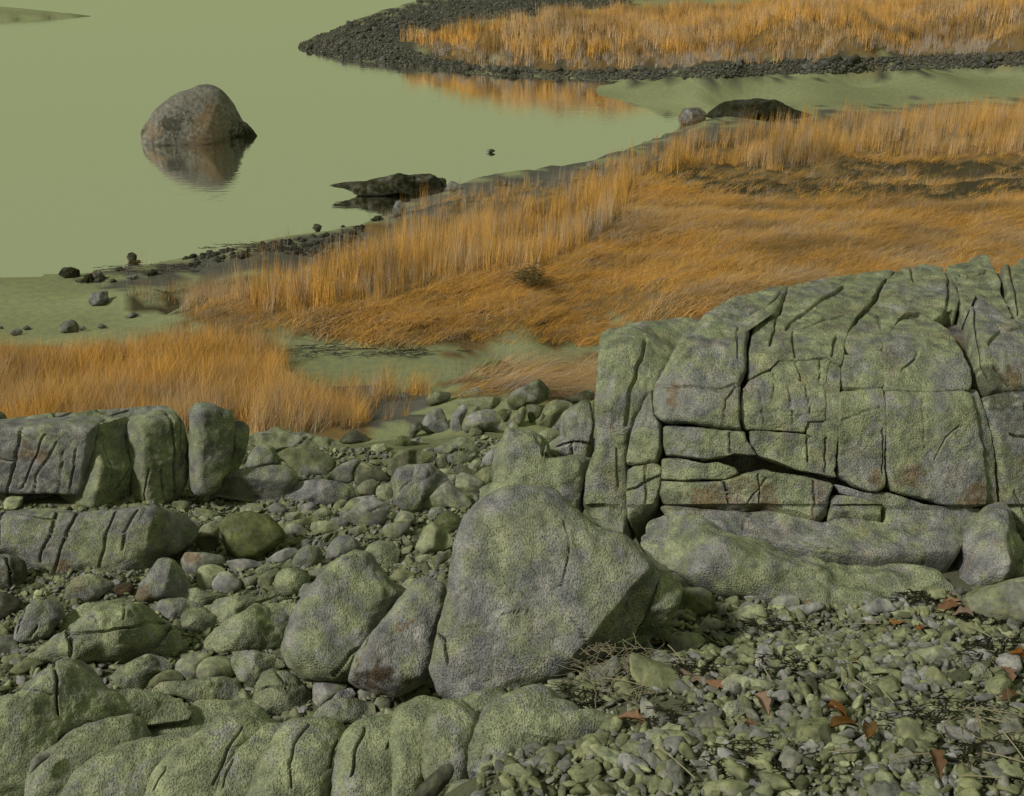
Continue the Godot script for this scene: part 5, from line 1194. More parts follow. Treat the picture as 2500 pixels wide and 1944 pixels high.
	["pale upright stone at the beach's lower left", "p", "E", [1302, 1160, 1350, 1087, 1416, 1120, 1408, 1180, 1340, 1208]],
	["dark grey flat stone at the beach's lower left", "y", "E", [1232, 1242, 1340, 1187, 1382, 1210, 1318, 1272, 1246, 1275], {"c1": Color(0.18, 0.18, 0.16)}],
	["rounded olive stone leaning by the dark grey flat stone", "s", "E", [1332, 1250, 1400, 1148, 1456, 1178, 1438, 1250, 1370, 1282]],
	["large olive stone at the bottom edge of the beach", "s", "F", [598, 1210, 638, 1128, 760, 1116, 866, 1138, 800, 1215]],
	["olive brick-shaped cobble near the bottom edge", "s", "F", [238, 1120, 268, 1082, 392, 1107, 396, 1158, 280, 1162], {"k": 5.0}],
	["pale cobble at the bottom edge left of the brick-shaped cobble", "p", "F", [30, 1210, 98, 1117, 196, 1148, 160, 1215]],
	["rounded dull cobble right of the brick-shaped cobble", "s", "F", [394, 1128, 430, 1082, 516, 1107, 478, 1170], {"rnd": 1}],
	["dark oval cobble in the lower middle of the beach", "s", "F", [1053, 1150, 1100, 1087, 1146, 1118, 1128, 1180, 1078, 1190], {"rnd": 1, "c1": Color(0.18, 0.19, 0.11)}],
	["olive oval cobble at the lower right of the beach", "s", "F", [1583, 1128, 1610, 1077, 1656, 1108, 1648, 1158, 1598, 1160], {"rnd": 1}],
	["pale heart-shaped cobble by the brown kelp", "y", "F", [1093, 970, 1150, 917, 1196, 958, 1156, 992], {"c1": PALE}],
]


func build_marsh_rocks() -> void:
	var g := {"m": "g", "c1": DARK, "c2": GREY, "mix": 0.4, "cat": "rock"}
	var boulder := rock("water_boulder", "big lone boulder, grey and rust, standing in the water", "L", [195, 900, 215, 690, 255, 610, 305, 560, 345, 470, 440, 390, 560, 310, 680, 250, 820, 212, 900, 172, 990, 160, 1090, 172, 1160, 212, 1230, 272, 1330, 380, 1425, 560, 1470, 580, 1540, 660, 1590, 740, 1640, 900, 1330, 980, 900, 990, 300, 970],
		{"z": at_height(Vector2(470, 352), 0.0).z * -1.0 + 0.55, "fm": 0.62, "bm": 0.75, "k": 3.0, "e": 20.0, "step": 4.0, "ampm": 0.05, "amp": 0.7, "m": "g", "c1": Color(0.27, 0.25, 0.225), "c2": Color(0.33, 0.31, 0.29), "mix": 0.5, "cat": "boulder", "c": [480, 300],
		"soft": 0.3, "fac": [[1150, 480, 18, 2.0], [700, 330, -105, 0.5], [500, 500, 190, 0.25]], "spots": [[1050, 600, 150, Color(0.33, 0.245, 0.175)], [1000, 780, 230, Color(0.34, 0.24, 0.15)], [350, 750, 130, Color(0.33, 0.245, 0.18)], [630, 650, 150, CHAR], [1480, 720, 150, WEED], [1400, 760, 120, WEED], [230, 720, 60, WEED * 1.5]]})
	boulder.set_meta("label", "big lone boulder, grey and rust, standing in the water")
	for it in [
		["reef_rock", "long dark weedy reef breaking the water off the marsh edge", "N", [10, 166, 130, 142, 230, 133, 340, 143, 352, 128, 460, 103, 600, 92, 720, 92, 800, 102, 900, 108, 914, 125, 885, 200, 830, 220, 780, 232, 600, 252, 560, 242, 400, 240, 260, 228, 190, 202], {"c1": WEED, "c2": Color(0.16, 0.15, 0.13), "mix": 0.45, "amp": 2.4, "ampm": 0.05, "f": 0.8, "k": 2.2, "rnd": 1}],
		["reef_rock", "grey wedge cracked off the right end of the weedy reef", "N", [880, 210, 932, 128, 985, 143, 1060, 190, 1010, 218], {"c1": STONE * 0.8, "c2": GREY}],
		["rock", "small dark rock at the corner of the grass beside the water", "N", [488, 370, 518, 290, 550, 277, 595, 310, 575, 390, 500, 410], {}],
		["rock", "low grey rock at the water's edge beyond the reef", "N", [1262, 160, 1310, 128, 1370, 133, 1408, 155, 1340, 172], {}],
		["rock", "squat mauve boulder at the tip of the mud flat", "H", [1160, 350, 1175, 322, 1220, 317, 1243, 335, 1238, 368, 1170, 372], {"c1": GREY * 0.8, "c2": RUST * 0.6, "mix": 0.4, "k": 4.0, "f": 0.7}],
		["weedy_mound", "low mound of dark weedy rock on the mud flat", "H", [1238, 346, 1290, 305, 1360, 298, 1420, 301, 1450, 295, 1484, 315, 1535, 333, 1566, 343, 1480, 355, 1400, 352, 1300, 356], {"c1": WEED, "c2": CHAR, "amp": 2.0, "f": 0.7}],
		["rock", "tiny rock awash alone in open water", "H", [588, 448, 600, 441, 612, 442, 619, 448, 605, 454], {"c1": WEED}],
		["rock", "blocky rock at the top of the grass where it meets the water", "H", [886, 493, 892, 480, 905, 476, 919, 488, 910, 504], {"c1": GREY * 0.6}],
		["rock", "round weedy rock with a reed, just off the grassy shore", "G", [1664, 388, 1675, 366, 1692, 362, 1717, 375, 1704, 408, 1680, 404], {"c1": WEED, "c2": DARK}],
		["rock", "tiny weedy rock just off the reef's near side", "G", [1812, 380, 1828, 368, 1845, 380, 1830, 388], {"c1": WEED, "c2": DARK}],
		["rock", "flat weedy rock nearest the grass corner in the water", "G", [1970, 345, 2000, 320, 2030, 320, 2050, 338, 2010, 350], {"c1": WEED, "c2": DARK}],
		["rock", "little weed-topped rock in the water at left", "G", [672, 542, 682, 520, 705, 513, 732, 530, 728, 562, 690, 566], {"c1": WEED, "c2": DARK}],
		["rock", "flat weedy rock under the weed-topped rock at left", "G", [680, 572, 740, 553, 760, 570, 720, 583], {"c1": WEED, "c2": DARK}],
		["rock", "ragged dark rock farthest left at the mud's edge", "G", [306, 636, 328, 600, 380, 592, 428, 610, 428, 645, 350, 655], {"c1": WEED, "c2": GREY * 0.5, "amp": 1.6}],
		["rock", "weedy black rock beside the pinkish rock at the mud's edge", "G", [432, 668, 450, 638, 490, 628, 504, 662, 470, 684], {"c1": WEED, "c2": WEED}],
		["rock", "pinkish rock at the mud's edge at left", "G", [488, 656, 494, 614, 530, 607, 553, 640, 542, 668], {"c1": GREY * 0.8, "c2": RUST * 0.7}],
		["rock", "small dark rock in the wrack right of the pinkish rock", "G", [612, 612, 625, 594, 650, 592, 665, 606, 640, 618], {"c1": WEED, "c2": DARK}],
		["rock", "pale-topped flat rock in the wrack line at left", "G", [665, 655, 690, 636, 740, 634, 756, 650, 710, 664], {"c1": GREY * 0.7}],
		["rock", "weedy rock in the wrack line farther right", "G", [768, 636, 790, 610, 830, 606, 848, 626, 810, 644], {"c1": WEED, "c2": DARK}],
		["rock", "dark rock at the waterline below the first tall grass", "G", [1255, 530, 1275, 508, 1310, 506, 1340, 524, 1320, 550, 1275, 552], {"c1": WEED, "c2": DARK}],
		["rock", "square grey stump-like rock on the left mud", "G", [468, 775, 488, 735, 575, 717, 584, 775, 540, 800, 478, 800], {"c1": GREY * 0.6, "k": 6.0, "f": 0.7}],
		["rock", "smooth dome rock, largest on the left mud flat", "G", [311, 942, 322, 895, 365, 872, 402, 878, 424, 915, 418, 945, 360, 950], {"m": "s", "c1": STONE * 0.75, "c2": STONE * 0.8, "rnd": 1, "k": 2.2, "f": 0.9}],
		["rock", "flat round rock left of the dome rock on the mud", "G", [46, 954, 70, 924, 110, 919, 128, 942, 92, 965], {"m": "s", "c1": STONE * 0.6, "rnd": 1}],
		["rock", "small grey rock between the flat rock and the dome rock", "G", [116, 924, 140, 903, 168, 920, 150, 934], {"m": "s", "c1": STONE * 0.6}],
		["rock", "small pointed rock right of the dome rock", "G", [511, 914, 535, 889, 574, 913, 540, 926], {"m": "s", "c1": STONE * 0.6}],
		["rock", "crumbly rock touching the dome rock's right side", "G", [411, 928, 440, 906, 466, 921, 430, 936], {"c1": DARK}],
		["rock", "low flat rock in the inlet right of the stump-like rock", "G", [654, 864, 710, 833, 749, 845, 702, 868], {"c1": DARK}],
		["rock", "wee rock at the left edge of the mud flat", "G", [-8, 920, 4, 908, 18, 914, 12, 926], {"c1": DARK}],
		["rock", "dark hump in the sparse grass left of the pool", "B", [320, 170, 360, 118, 430, 104, 500, 130, 540, 175, 430, 210], {"c1": Color(0.10, 0.10, 0.085), "c2": GREY * 0.5}],
	]:
		var o := g.duplicate()
		for key in it[4]:
			o[key] = it[4][key]
		o["step"] = 4.0
		rock(it[0], it[1], it[2], it[3], o)


# ---------------------------------------------------------------- loose stones

func stone_mesh(seed_: int, squash: Vector3, cuts: int, tint: Color, cols := 14, rows := 9, round_ := 0.18) -> ArrayMesh:
	var r := RandomNumberGenerator.new()
	r.seed = seed_
	var planes := []
	for i in cuts:
		var y := 1.0 - 2.0 * (i + 0.5) / cuts
		var a := i * 2.399 + r.randf_range(-0.5, 0.5)
		var s := sqrt(1.0 - y * y)
		planes.append([Vector3(s * cos(a), y, s * sin(a)).normalized(), r.randf_range(0.5, 0.9)])
	var v := PackedVector3Array()
	var c := PackedColorArray()
	for i in rows:
		var th := PI * i / (rows - 1)
		for j in cols:
			var ph := TAU * j / cols
			var d := Vector3(sin(th) * cos(ph), cos(th), sin(th) * sin(ph))
			var q := 1.15
			for p in planes:
				var dp := d.dot(p[0])
				if dp > 0.05:
					q = soft_min(q, p[1] / dp, round_)
			q *= 1.0 + n_patch.get_noise_3dv(d * 6.0 + Vector3(seed_, 0, 0)) * 0.04
			v.append(d * q * squash)
			var k := 1.0 + n_patch.get_noise_3dv(d * 8.0 + Vector3(0, seed_, 0)) * 0.22
			c.append(Color(tint.r * k, tint.g * k, tint.b * k))
	return grid_mesh(v, c, rows, cols, true, Vector3.UP, 1, true)


func multi(called: String, label: String, mesh: Mesh, mat: Material, xf: Array, tints: Array, parent: Node = null) -> MultiMeshInstance3D:
	var mm := MultiMesh.new()
	mm.transform_format = MultiMesh.TRANSFORM_3D
	mm.use_colors = true
	mm.mesh = mesh
	mm.instance_count = xf.size()
	for i in xf.size():
		mm.set_instance_transform(i, xf[i])
		mm.set_instance_color(i, tints[i])
	var o := MultiMeshInstance3D.new()
	o.multimesh = mm
	o.material_override = mat
	o.name = numbered(called)
	add_child(o)
	tag(o, label, "", "", "stuff")
	return o


func pebble_tint() -> Color:
	var k := rng.randf()
	var c := SLATE
	if k > 0.45:
		c = STONE
	if k > 0.68:
		c = PALE
	if k > 0.82:
		c = GREY
	if k > 0.93:
		c = Color(0.15, 0.16, 0.1)
	var s := rng.randf_range(0.75, 1.2)
	return Color(c.r * s, c.g * s, c.b * s)


func stone_basis(size: float, tilt: float) -> Basis:
	return Basis.from_euler(Vector3(rng.randf_range(-tilt, tilt), rng.randf() * TAU, rng.randf_range(-tilt, tilt))).scaled(Vector3.ONE * size)


func scatter_singles(called: String, group: String, zone: String, box: Rect2, count: int, lo: float, hi: float, lift: float, power := 2.0) -> void:
	var kinds := []
	for i in 24:
		var sq := Vector3(rng.randf_range(0.95, 1.35), rng.randf_range(0.26, 0.58), rng.randf_range(0.55, 1.0))
		var tint := pebble_tint()
		var tone := "dark" if tint.g < 0.2 else "grey" if tint.b > tint.g * 0.86 else "pale" if tint.g > 0.33 else "olive"
		kinds.append([stone_mesh(500 + i * 7 + int(lo * 9000.0), sq, rng.randi_range(8, 12), tint, 24, 16, rng.randf_range(0.01, 0.07)), sq.y, tone])
	var made := []
	var placed := []
	var tries := 0
	while placed.size() < count and tries < count * 200:
		tries += 1
		var x := box.position.x + rng.randf() * box.size.x
		var z := box.position.y + rng.randf() * box.size.y
		var r := lo + (hi - lo) * pow(rng.randf(), power)
		var ok := true
		for q in placed:
			if Vector2(x - q.x, z - q.y).length() < (r + q.z) * 0.85:
				ok = false
				break
		if not ok:
			continue
		var y := ground(x, z)
		var p := to_px(Vector3(x, y, z))
		if p.x < 0 or p.x > 2500 or p.y > 1944 or p.y < 0 or not in_zone(zone, p):
			continue
		if r > 0.03:
			var rp := r / Vector3(x, y - EYE.y, z).length() * LENS
			for mk in marks:
				if Geometry2D.is_point_in_polygon(p, mk[2]) or Geometry2D.is_point_in_polygon(p - Vector2(0, rp), mk[2]) or Geometry2D.is_point_in_polygon(p + Vector2(rp * 0.8, 0), mk[2]) or Geometry2D.is_point_in_polygon(p - Vector2(rp * 0.8, 0), mk[2]):
					ok = false
					break
			if not ok:
				continue
		placed.append(Vector3(x, z, r))
		var kd: Array = kinds[rng.randi() % kinds.size()]
		var mi := MeshInstance3D.new()
		mi.mesh = kd[0]
		mi.material_override = slate
		mi.name = numbered(called)
		add_child(mi)
		mi.transform = Transform3D(stone_basis(r, 0.45), Vector3(x, y + r * kd[1] * lift + 0.004, z))
		made.append([mi, p, "%s %s" % [kd[2], "flake-like" if kd[1] < 0.42 else "chunky" if kd[1] > 0.56 else "flattish"]])
	tell_apart(made, called.replace("_", " "), "pebble" if called == "beach_pebble" else "stone", group)


func scatter_fill(called: String, label: String, zone: String, box: Rect2, count: int, lo: float, hi: float, lift: float, kinds := 3) -> void:
	for k in kinds:
		var sq := Vector3(rng.randf_range(0.95, 1.35), rng.randf_range(0.32, 0.65), rng.randf_range(0.6, 1.0))
		var mesh := stone_mesh(900 + k * 31 + count, sq, rng.randi_range(8, 12), Color.WHITE, 14, 10, rng.randf_range(0.01, 0.08))
		var xf := []
		var tints := []
		for i in count / kinds:
			var x := box.position.x + rng.randf() * box.size.x
			var z := box.position.y + rng.randf() * box.size.y
			var y := ground(x, z)
			if not in_zone(zone, to_px(Vector3(x, y, z))):
				continue
			var r := lo + (hi - lo) * pow(rng.randf(), 2.0)
			xf.append(Transform3D(stone_basis(r, 0.8), Vector3(x, y + rng.randf_range(0.0, lift), z)))
			tints.append(pebble_tint())
		multi(called, label, mesh, slate, xf, tints)


func build_pebbles() -> void:
	var beach := Rect2(-0.2, -3.8, 3.2, 2.4)
	scatter_singles("beach_pebble", "loose pebbles of the beach at lower right", "beach", Rect2(-0.1, -3.6, 1.9, 1.9), 295, 0.022, 0.055, 0.6, 1.4)
	scatter_fill("shingle", "small mixed shingle between the pebbles of the beach", "beach", beach, 15000, 0.009, 0.032, 0.02, 6)
	scatter_fill("grit", "fine grit under the beach pebbles", "beach", beach, 26000, 0.004, 0.012, 0.012, 2)
	var gully := Rect2(-3.2, -7.4, 3.6, 5.0)
	scatter_singles("gully_stone", "small cobbles filling the gully", "gully", gully, 300, 0.028, 0.10, 0.6, 1.8)
	scatter_fill("gravel", "gravel between the cobbles of the gully", "gully", gully, 45000, 0.007, 0.024, 0.012, 6)


func build_spit_stones() -> void:
	var box := Rect2(-9, -75, 50, 57)
	var save := [slate]
	var kinds := []
	for i in 10:
		var t: Color = [CHAR * 1.4, DARK, GREY * 0.55, STONE * 0.6][i % 4]
		kinds.append(stone_mesh(3000 + i, Vector3(1.15, 0.7, 0.9), 9, t, 10, 7))
	var n := 0
	var tries := 0
	var rim := []
	while n < 150 and tries < 20000:
		tries += 1
		var p := Vector2(rng.randf_range(700, 2500), rng.randf_range(0, 200))
		if not in_zone("spit_beach", p):
			continue
		var at := hit(p)
		if at.y < 0.01:
			continue
		var r := 0.05 + 0.10 * pow(rng.randf(), 2.5)
		var mi := MeshInstance3D.new()
		mi.mesh = kinds[rng.randi() % 10]
		mi.material_override = granite
		mi.name = numbered("spit_stone")
		add_child(mi)
		mi.transform = Transform3D(stone_basis(r, 0.4), at + Vector3(0, r * 0.25, 0))
		rim.append([p.x, mi, r])
		n += 1
	rim.sort_custom(func(a, b): return a[0] < b[0])
	for i in rim.size():
		tag(rim[i][1], "%s dark stone on the far spit's shingle rim, %s from its tip" % ["big" if rim[i][2] > 0.09 else "middling" if rim[i][2] > 0.065 else "small", ordinal(i + 1)], "stone", "stones along the rim of the far spit")
	var mesh := stone_mesh(77, Vector3(1.1, 0.7, 0.9), 9, Color.WHITE, 9, 6)
	var xf := []
	var tints := []
	for i in 40000:
		var p := Vector2(rng.randf_range(700, 2650), rng.randf_range(-40, 200))
		if not in_zone("spit_beach", p):
			continue
		var at := hit(p)
		if at.y < 0.003:
			continue
		var r := 0.022 + 0.05 * rng.randf() * rng.randf() * clampf(at.length() / 30.0, 0.8, 1.6)
		xf.append(Transform3D(stone_basis(r, 0.5), at + Vector3(0, r * 0.2, 0)))
		var k := rng.randf_range(0.5, 1.25)
		tints.append(Color(0.20 * k, 0.19 * k, 0.165 * k))
	multi("spit_shingle", "dark shingle covering the rim of the far spit", mesh, granite, xf, tints)
	# rubble in the wrack line of the near shore
	xf = []
	tints = []
	for i in 4000:
		var p := Vector2(rng.randf_range(170, 1120), rng.randf_range(480, 700))
		if not in_zone("shore_wrack", p):
			continue
		var at := hit(p)
		if at.y < 0.003 or n_patch.get_noise_3d(at.x * 4.0, 0, at.z * 4.0) < -0.05:
			continue
		var r := 0.012 + 0.05 * pow(rng.randf(), 3.0)
		xf.append(Transform3D(stone_basis(r, 0.5), at + Vector3(0, r * 0.2, 0)))
		var k := rng.randf_range(0.5, 1.3)
		tints.append(Color(0.10 * k, 0.098 * k, 0.085 * k))
	multi("wrack_rubble", "dark rubble and weed along the near waterline", mesh, granite, xf, tints)


# ---------------------------------------------------------------- grass

func tuft(seed_: int, blades: int, height: float, spread: float, width: float, lean: float, bend: float, fan: float) -> ArrayMesh:
	var r := RandomNumberGenerator.new()
	r.seed = seed_
	var st := SurfaceTool.new()
	st.begin(Mesh.PRIMITIVE_TRIANGLES)
	for b in blades:
		var root := Vector3(r.randf_range(-spread, spread), -0.02, r.randf_range(-spread, spread))
		var h := height * r.randf_range(0.55, 1.1)
		var az := r.randf() * TAU
		var out := Vector3(cos(az), 0, sin(az))
		var lv := Vector3(lean * r.randf_range(0.5, 1.4), 0, 0) + out * fan * r.randf_range(0.2, 1.0)
		var bd := lv * bend + out * bend * 0.35
		var face := r.randf() * PI
		var sd := Vector3(cos(face), 0, sin(face)) * width * r.randf_range(0.6, 1.2) * 0.5
		var k := r.randf_range(0.7, 1.2)
		st.set_color(Color(k, k * r.randf_range(0.94, 1.04), k * r.randf_range(0.85, 1.1)))
		var pts := []
		for i in 5:
			var t := i / 4.0
			pts.append(root + (Vector3.UP * t + lv * t + bd * t * t) * h * (1.0 if bend < 0.9 else 1.0 - 0.25 * t * t))
			if bend > 0.9:
				pts[i].y -= t * t * t * h * 0.35
		for i in 4:
			var w0: Vector3 = sd * (1.0 - i / 4.2)
			var w1: Vector3 = sd * (1.0 - (i + 1) / 4.2)
			var a: Vector3 = pts[i] - w0
			var c: Vector3 = pts[i] + w0
			var d: Vector3 = pts[i + 1] - w1
			var e: Vector3 = pts[i + 1] + w1
			var nn := (c - a).cross(d - a).normalized()
			var order := [a, d, c, c, d, e]
			if nn.z < 0.0:
				nn = -nn
				order = [a, c, d, c, e, d]
			st.set_normal((nn + Vector3.UP * 0.7).normalized())
			for q in order:
				st.add_vertex(q)
	return st.commit()


func grass_material() -> StandardMaterial3D:
	var m := painted(0.8)
	m.cull_mode = BaseMaterial3D.CULL_DISABLED
	m.backlight_enabled = true
	m.backlight = Color(0.5, 0.5, 0.5)
	return m


const GOLD := Color(0.70, 0.40, 0.105)
const TAN := Color(0.62, 0.43, 0.235)
const BROWN := Color(0.27, 0.18, 0.08)
const ASH := Color(0.42, 0.38, 0.35)


func grass_tint(x: float, z: float, gold: float, ash: float) -> Color:
	var n := n_patch.get_noise_3d(x * 2.2, 5, z * 4.0) * 0.6 + n_patch.get_noise_3d(x * 9.0, 15, z * 14.0) * 0.4
	var c := GOLD.lerp(TAN, smoothstep(-0.1, 0.5, n + rng.randf_range(-0.25, 0.25) - gold))
	var m := n_patch.get_noise_3d(x * 3.0, 35, z * 6.0)
	c = c.lerp(BROWN, smoothstep(0.15, 0.55, m + rng.randf_range(-0.2, 0.2)) * 0.7)
	if ash > 0.7:
		c = c.lerp(BROWN * 1.25, 0.6)
	if rng.randf() < ash:
		c = c.lerp(ASH, rng.randf_range(0.5, 1.0))
	var k := rng.randf_range(0.6, 1.2)
	return Color(c.r * k, c.g * k, c.b * k)


func sow(called: String, label: String, mesh_list: Array, mat: Material, zone: String, holes: Array, box: Rect2, per_m2: float, lo: float, hi: float, gold: float, ash: float, turn: float, gap := -9.0) -> void:
	var n := int(box.size.x * box.size.y * per_m2)
	var xf := []
	var tints := []
	for m in mesh_list:
		xf.append([])
		tints.append([])
	for i in n:
		var z := box.position.y + rng.randf() * box.size.y
		var x := (rng.randf() - 0.5) * 1.05 * -z + 0.0
		if x < box.position.x or x > box.position.x + box.size.x:
			continue
		var y := ground(x, z)
		var p := to_px(Vector3(x, y, z))
		p += Vector2(n_patch.get_noise_3d(x * 5.0, 70, z * 5.0), n_patch.get_noise_3d(x * 5.0, 90, z * 5.0)) * clampf(350.0 / -z, 8.0, 30.0)
		if not in_zone(zone, p) or y < 0.015:
			continue
		var skip := false
		for h in holes:
			if in_zone(h, p) and rng.randf() < 0.93:
				skip = true
		if skip or n_patch.get_noise_3d(x * 6.5, 9, z * 6.5) < gap:
			continue
		var clump := n_patch.get_noise_3d(x * 6.0, 60, z * 6.0)
		var s := lerpf(lo, hi, clampf(0.5 + clump * 0.6 + rng.randf_range(-0.25, 0.25), 0.0, 1.0))
		var b := Basis.from_euler(Vector3(0, rng.randf_range(-turn, turn), 0)).scaled(Vector3(s, s * rng.randf_range(0.85, 1.15), s))
		var k := rng.randi() % mesh_list.size()
		xf[k].append(Transform3D(b, Vector3(x, y, z)))
		tints[k].append(grass_tint(x, z, gold, ash))
	for k in mesh_list.size():
		multi(called, label, mesh_list[k], mat, xf[k], tints[k])
	


func build_grass() -> void:
	var mat := grass_material()
	var upright := [tuft(1, 18, 0.35, 0.05, 0.005, 0.06, 0.10, 0.10), tuft(2, 16, 0.35, 0.06, 0.005, 0.10, 0.15, 0.14), tuft(3, 14, 0.40, 0.05, 0.005, 0.0, 0.1, 0.12)]
	var near := [tuft(11, 18, 0.26, 0.04, 0.0032, 0.22, 0.30, 0.20), tuft(12, 18, 0.28, 0.04, 0.0032, 0.35, 0.35, 0.22), tuft(13, 16, 0.26, 0.04, 0.0034, 0.12, 0.30, 0.25)]
	var matted := [tuft(21, 18, 0.20, 0.05, 0.004, 0.55, 1.1, 0.35), tuft(22, 18, 0.22, 0.05, 0.004, 0.7, 1.2, 0.45), tuft(23, 16, 0.19, 0.05, 0.004, 0.35, 1.0, 0.5)]
	var swept := [tuft(31, 22, 0.34, 0.05, 0.0036, 1.1, 1.3, 0.25), tuft(32, 20, 0.32, 0.05, 0.0036, 1.3, 1.5, 0.3)]
	var thin := [tuft(41, 7, 0.26, 0.05, 0.003, 0.05, 0.12, 0.2), tuft(42, 5, 0.24, 0.05, 0.003, 0.0, 0.15, 0.25)]
	var far := [tuft(51, 16, 0.42, 0.12, 0.012, 0.04, 0.10, 0.14), tuft(52, 14, 0.38, 0.12, 0.012, 0.06, 0.10, 0.14)]
	sow("marsh_grass", "golden grass of the near meadow at left, leaning right", near, mat, "left_meadow", [], Rect2(-6, -12, 7, 5), 620.0, 0.7, 1.25, 0.05, 0.10, 0.5)
	sow("marsh_grass", "sparse brown grass at the foot of the marsh", near, mat, "sparse", [], Rect2(-3, -11, 4, 4), 260.0, 0.6, 1.05, 0.0, 0.25, 0.8, -0.12)
	sow("marsh_grass", "tall upright golden grass of the main meadow", upright, mat, "tall", ["bank", "dark_patch", "fringe"], Rect2(-7, -26, 22, 16), 115.0, 0.55, 1.25, 0.05, 0.14, 0.6, -0.45)
	sow("marsh_grass", "ash-brown grass fringe of the meadow along the water", upright, mat, "fringe", [], Rect2(-7, -22, 12, 12), 95.0, 0.32, 0.72, -0.9, 0.75, 0.8)
	sow("marsh_grass", "low matted orange grass behind the outcrop", matted, mat, "meadow", ["tall", "bank", "dark_patch"], Rect2(-7, -18, 16, 11), 400.0, 0.6, 1.2, 0.1, 0.14, 0.7)
	sow("marsh_grass", "scattered short stems rising from the matted grass", upright, mat, "meadow", ["tall", "bank", "dark_patch"], Rect2(-7, -18, 16, 11), 45.0, 0.25, 0.6, 0.0, 0.15, 0.8, -0.1)
	sow("marsh_grass", "pale swept grass laid over beside the outcrop's left pillar", swept, mat, "laid", [], Rect2(-1.5, -10.5, 4, 4), 330.0, 0.7, 1.1, 0.0, 0.35, 0.6)
	sow("marsh_grass", "sparse reeds along the near waterline", thin, mat, "shore_wrack", [], Rect2(-7, -20, 9, 10), 40.0, 0.5, 1.0, 0.0, 0.7, 3.0)
	sow("marsh_grass", "grey stems standing on the inner mud", thin, mat, "pool", [], Rect2(-3, -12, 6, 4), 110.0, 0.5, 0.9, -0.4, 0.9, 3.0, 0.12)
	sow("marsh_grass", "stubble of dark brown grass on the peat bank and hummock", thin, mat, "bank", [], Rect2(-1, -22, 14, 9), 60.0, 0.3, 0.6, -0.5, 0.3, 3.0)
	sow("marsh_grass", "dark brown tussocks at the left end of the meadow", near, mat, "dark_patch", [], Rect2(-7, -16, 6, 6), 420.0, 0.45, 0.95, -0.9, 0.15, 1.0)
	sow("marsh_grass", "grey reed stems along the lower edge of the left mud", thin, mat, "mud_edge", [], Rect2(-7, -14, 7, 6), 120.0, 0.6, 1.1, -0.4, 0.9, 3.0)
	sow("spit_grass", "brown grass at the foot of the far spit's meadow", far, mat, "spit_low", [], Rect2(-6, -60, 36, 40), 60.0, 0.35, 0.8, -1.2, 0.75, 0.9)
	sow("spit_grass", "golden grass covering the far spit", far, mat, "spit_meadow", ["spit_low"], Rect2(-6, -75, 45, 56), 60.0, 0.5, 1.2, 0.05, 0.10, 0.9)


# ---------------------------------------------------------------- litter on the beach

func leaf_mesh(length: float, lobes: int, curl: float, seed_: int) -> ArrayMesh:
	var r := RandomNumberGenerator.new()
	r.seed = seed_
	var v := PackedVector3Array()
	var c := PackedColorArray()
	var rows := 26
	var cols := 7
	for i in rows:
		var t := i / float(rows - 1)
		var w := pow(sin(PI * clampf(t * 0.96 + 0.03, 0.0, 1.0)), 0.8) * (0.80 + 0.20 * cos(TAU * lobes * t)) * 0.27
		if t < 0.10:
			w = 0.012
		for j in cols:
			var s := j / float(cols - 1) * 2.0 - 1.0
			var y := curl * (s * s * w * 2.6 + 0.35 * sin(t * 3.4)) + n_patch.get_noise_3d(t * 12.0 + seed_, s * 4.0, 0) * 0.05
			v.append(Vector3(s * w, y, t - 0.5) * length)
			var k := 1.0 + n_patch.get_noise_3d(t * 20.0, s * 9.0, seed_) * 0.3 - (0.18 if j == 3 else 0.0)
			c.append(Color(k, k, k))
	return grid_mesh(v, c, rows, cols, false, Vector3.UP, cols * 5 + 3)


func ribbons(seed_: int, count: int, spread: float, length: float, width: float, wild: float, rise: float) -> ArrayMesh:
	var r := RandomNumberGenerator.new()
	r.seed = seed_
	var st := SurfaceTool.new()
	st.begin(Mesh.PRIMITIVE_TRIANGLES)
	for b in count:
		var rr := sqrt(r.randf()) * spread
		var ra := r.randf() * TAU
		var p := Vector3(rr * cos(ra), r.randf_range(0.0, rise) * (1.0 - rr / spread * 0.7), rr * sin(ra))
		var az := r.randf() * TAU
		var el := r.randf_range(-0.15, 0.25)
		var n := 6
		var k := r.randf_range(0.6, 1.3)
		st.set_color(Color(k, k, k))
		for i in n:
			var d := Vector3(cos(az) * cos(el), sin(el), sin(az) * cos(el))
			var q := p + d * length / n * r.randf_range(0.6, 1.3)
			q.y = maxf(q.y, -0.004)
			var sd := d.cross(Vector3.UP).normalized() * width * 0.5
			var up := d.cross(sd).normalized() * width * 0.35
			for pair in [[-sd, sd], [-up, up]]:
				st.set_normal((pair[1] as Vector3).cross(d).normalized())
				for x in [p + pair[0], q + pair[0], p + pair[1], p + pair[1], q + pair[0], q + pair[1]]:
					st.add_vertex(x)
			p = q
			az += r.randf_range(-wild, wild)
			el = r.randf_range(-0.3, 0.3) * minf(wild, 1.0)
	return st.commit()


func straw_mesh(length: float, thick: float, bend: float) -> ArrayMesh:
	var v := PackedVector3Array()
	var c := PackedColorArray()
	for i in 7:
		var t := i / 6.0 - 0.5
		for j in 5:
			var a := TAU * j / 5.0
			v.append(Vector3(cos(a) * thick * 0.5, sin(a) * thick * 0.5 + bend * (0.25 - t * t), t * length))
			c.append(Color.WHITE)
	return grid_mesh(v, c, 7, 5, true, Vector3(1, 0, 0), 5)


